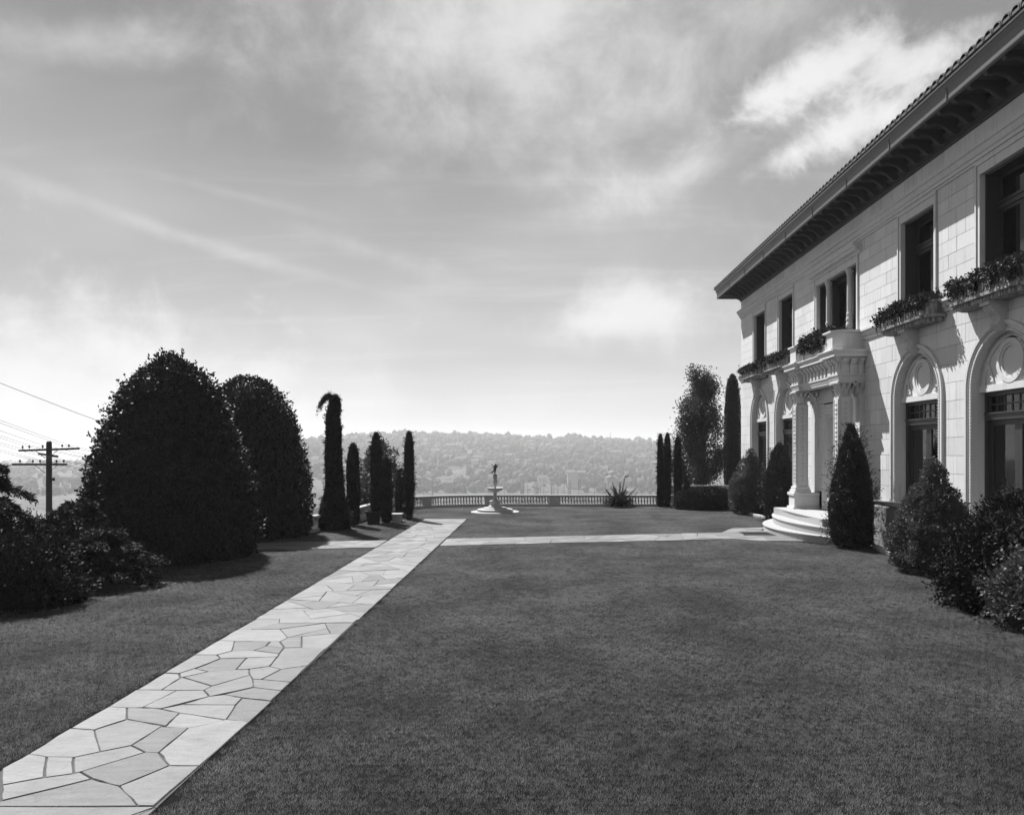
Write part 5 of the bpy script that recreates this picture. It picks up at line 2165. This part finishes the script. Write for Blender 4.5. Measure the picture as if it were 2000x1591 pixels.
# ------------------------------------------------------------------ the far shore: houses, ships and woods
def far_shore():
    rng = random.Random(17)
    def house_mesh(w, d, h, rh, mat):
        mb = MB().box(-w / 2, w / 2, -d / 2, d / 2, -4, h)
        me_v = len(mb.f)
        mb.prism([(-d / 2 - .6, h), (d / 2 + .6, h), (0, h + rh)], 'x', -w / 2 - .6, w / 2 + .6)
        me = mb.mesh('hillside_house', [mat, CITYR])
        for i, p in enumerate(me.polygons):
            p.material_index = 1 if i >= me_v else 0
        return me
    kinds = [house_mesh(11, 9, 6, 3.5, CITYW), house_mesh(9, 12, 7, 4, CITYW), house_mesh(14, 9, 5, 3, CITYG), house_mesh(10, 10, 8, 3, CITYG), house_mesh(20, 11, 9, 2.5, CITYG)]
    labs = ['small pale house with dark gable roof on the far hillside', 'tall pale narrow house with gable roof on the far hillside', 'low grey house with gable roof on the far hillside',
            'square grey house with low roof on the far hillside', 'long grey building with low roof on the far hillside']
    spots = []
    for k in range(4000):
        y = 1050 + 1120 * rng.random() ** .85
        u = rng.uniform(595, 1330)
        x = (u - 1055) * y / 1500
        if all((x - a) ** 2 + ((y - b) * .8) ** 2 > 24 ** 2 for a, b in spots) and math.sin(x / 70 + 1) * math.sin(y / 90) + rng.uniform(-.5, .5) > .1:
            spots.append((x, y))
        if len(spots) >= 130:
            break
    for x, y in spots:
        i = rng.choices(range(5), (3, 2, 4, 4, 1))[0]
        z = float(terrain_h(np.array(x), np.array(y)))
        o = link('hillside_house', kinds[i], None, (x, y, z + 2.5))
        o.scale = (1.25, 1.25, 1.2)
        o.rotation_euler.z = rng.choice([0, math.pi / 2]) + rng.uniform(-.25, .25)
        tag(o, labs[i], 'house', 'houses on the far hillside')
    # white hall near the water
    o = thing('white_hall', 'tall white block-like building standing out above the far shore', 'building', (63 * 1130 / 1500, 1130, -51))
    MB().box(-7.5, 7.5, -9, 9, -4, 22).build('wall', CITYW, o)
    MB().box(-8.2, 8.2, -9.7, 9.7, 22, 23.2).build('roof', CITYG, o)
    # flat low plain to the left with sheds
    for k in range(34):
        y = 950 + 1900 * rng.random()
        u = rng.uniform(20, 230)
        x = (u - 1055) * y / 1500
        z = float(terrain_h(np.array(x), np.array(y)))
        i = rng.choice((0, 2, 4))
        o = link('lakeside_house', kinds[i], None, (x, y, max(z, LAKE) + 1))
        o.rotation_euler.z = rng.uniform(-.4, .4)
        o.scale = (1.6, 1.2, .8)
        tag(o, ['small pale house on the low shore left of the big holly', '', 'low grey house on the low shore left of the big holly', '', 'long grey shed on the low shore left of the big holly'][i], 'house',
            'houses on the low shore')
    # radio mast on the ridge
    z = float(terrain_h(np.array(205.0), np.array(2150.0)))
    MBm = MB().tube([(0, 0, 0), (0, 0, 34)], [1.2, .6], 5)
    tag(MBm.build('mast', SHIP, None, (196, 2150, z - 4)), 'single thin mast standing up from the far ridge', 'mast')
    # moored sailing ships
    def ship(n):
        t = link('sailing_ship', None)
        L = 44
        hull = MB()
        V, F = [], []
        sec = 9
        for i in range(sec):
            s = i / (sec - 1)
            x = -L / 2 + L * s
            w = 4.6 * math.sin(math.pi * min(1, s * .9 + .1)) ** .6
            sh = 1.6 * (2 * s - 1) ** 2
            V += [(x, -w, 3.4 + sh), (x, -w * .8, .4), (x, 0, -1), (x, w * .8, .4), (x, w, 3.4 + sh)]
        for i in range(sec - 1):
            for j in range(4):
                F.append((5 * i + j, 5 * i + j + 1, 5 * i + 6 + j, 5 * i + 5 + j))
            F.append((5 * i, 5 * i + 5, 5 * i + 9, 5 * i + 4))
        hull.add(V, F)
        hull.box(-9, 2, -2.4, 2.4, 3.2, 6)
        hull.build('hull', SHIP, t)
        for k in range(n):
            x = -L / 2 + L * (k + .7) / (n + .4)
            h = 34 - abs(k - n / 2) * 2
            m = MB().tube([(x, 0, 3), (x, 0, h)], [.55, .28], 5)
            if n > 2:
                m.tube([(x, -5, h * .62), (x, 5, h * .62)], .2, 4).tube([(x, -4, h * .8), (x, 4, h * .8)], .18, 4)
            m.build('mast', SHIP, t)
        return t
    ships = [(812, 970, 3, .3), (845, 985, 3, .2), (1001, 960, 3, .25), (1022, 985, 4, .1), (1037, 940, 4, .3), (1049, 970, 4, .15), (1062, 990, 3, .2), (1082, 950, 3, .35), (1096, 985, 4, .2),
             (1112, 965, 3, .1), (1146, 945, 3, .3), (1183, 965, 3, .25)]
    ORD = 'first second third fourth fifth sixth seventh eighth ninth tenth eleventh twelfth'.split()
    for i, (u, y, n, rz) in enumerate(ships):
        t = ship(n)
        t.location = ((u - 1055) * y / 1500, y, LAKE)
        t.rotation_euler.z = rz + (math.pi / 2 if i % 2 else 0)
        t.scale = (.8, .8, .80)
        tag(t, 'bare %s sailing ship moored on the lake, %s from the holly trees' % ({3: 'three-masted', 4: 'four-masted'}[n], ORD[i]), 'ship', 'ships moored on the lake')
    # woods on the slopes
    R2 = np.random.default_rng(9)
    n = 10500
    y = 1045 + 1170 * R2.uniform(0, 1, n) ** .8
    u = R2.uniform(560, 1350, n)
    x = (u - 1055) * y / 1500
    m2 = 2600
    y2 = 930 + 2600 * R2.uniform(0, 1, m2) ** 1.1
    u2 = R2.uniform(-40, 320, m2)
    x = np.concatenate([x, (u2 - 1055) * y2 / 1500])
    y = np.concatenate([y, y2])
    # clearings
    dens = np.sin(x / 47 + 1.3) * np.sin(y / 63) + .6 * np.sin(x / 19) * np.sin(y / 27 + 2)
    keep = dens + R2.uniform(-1, 1, len(x)) > -.25
    x, y = x[keep], y[keep]
    hs = np.array(spots)
    near = np.min(np.hypot(x[:, None] - hs[None, :, 0], (y[:, None] + 6 - hs[None, :, 1]) * .6), axis=1)
    x, y = x[near > 9], y[near > 9]
    z = terrain_h(x, y)
    keep = z > LAKE + .5
    x, y, z = x[keep], y[keep], z[keep]
    n = len(x)
    ico = bmesh.new()
    bmesh.ops.create_icosphere(ico, subdivisions=2, radius=1)
    iv = np.array([v.co[:] for v in ico.verts])
    iv = iv * (1 + R2.uniform(-.25, .25, (len(iv), 1)))
    if_ = np.array([[v.index for v in f.verts] for f in ico.faces])
    ico.free()
    r = R2.uniform(1.8, 4.6, (n, 1, 1)) * R2.choice([.7, 1, 1.6], (n, 1, 1))
    sc = np.concatenate([r, r, r * R2.uniform(.9, 1.7, (n, 1, 1))], 2)
    ang = R2.uniform(0, 6.28, n)
    ca, sa = np.cos(ang), np.sin(ang)
    rot = np.stack([np.stack([ca, -sa, 0 * ca], 1), np.stack([sa, ca, 0 * ca], 1), np.stack([0 * ca, 0 * ca, 1 + 0 * ca], 1)], 1)
    VV = np.einsum('nij,mj->nmi', rot, iv) * sc + np.stack([x, y, z + sc[:, 0, 2] * .8], 1)[:, None]
    FF = if_[None] + (np.arange(n) * len(iv))[:, None, None]
    o = link('woodland', np_mesh('woodland', VV.reshape(-1, 3), FF.reshape(-1, 3), WOODS))
    tag(o, 'hazy tree-covered slopes beyond the lake', 'woodland', kind='stuff')


far_shore()

# ------------------------------------------------------------------ haze over the valley
def haze():
    m = bpy.data.materials.new('haze_air')
    m.use_nodes = True
    t = NT(m.node_tree)
    t.n.clear()
    out = t.node('ShaderNodeOutputMaterial')
    v = t.node('ShaderNodeVolumePrincipled')
    v.inputs['Color'].default_value = (.97, .97, .97, 1)
    v.inputs['Density'].default_value = HAZE
    v.inputs['Anisotropy'].default_value = .25
    t.l.new(v.outputs[0], out.inputs['Volume'])
    o = MB().box(-27000, 27000, -3200, 31000, -90, 72).build('haze', m)
    tag(o, 'pale summer haze over lake and far hills', 'haze', kind='stuff')


HAZE = 2.8e-4
haze()
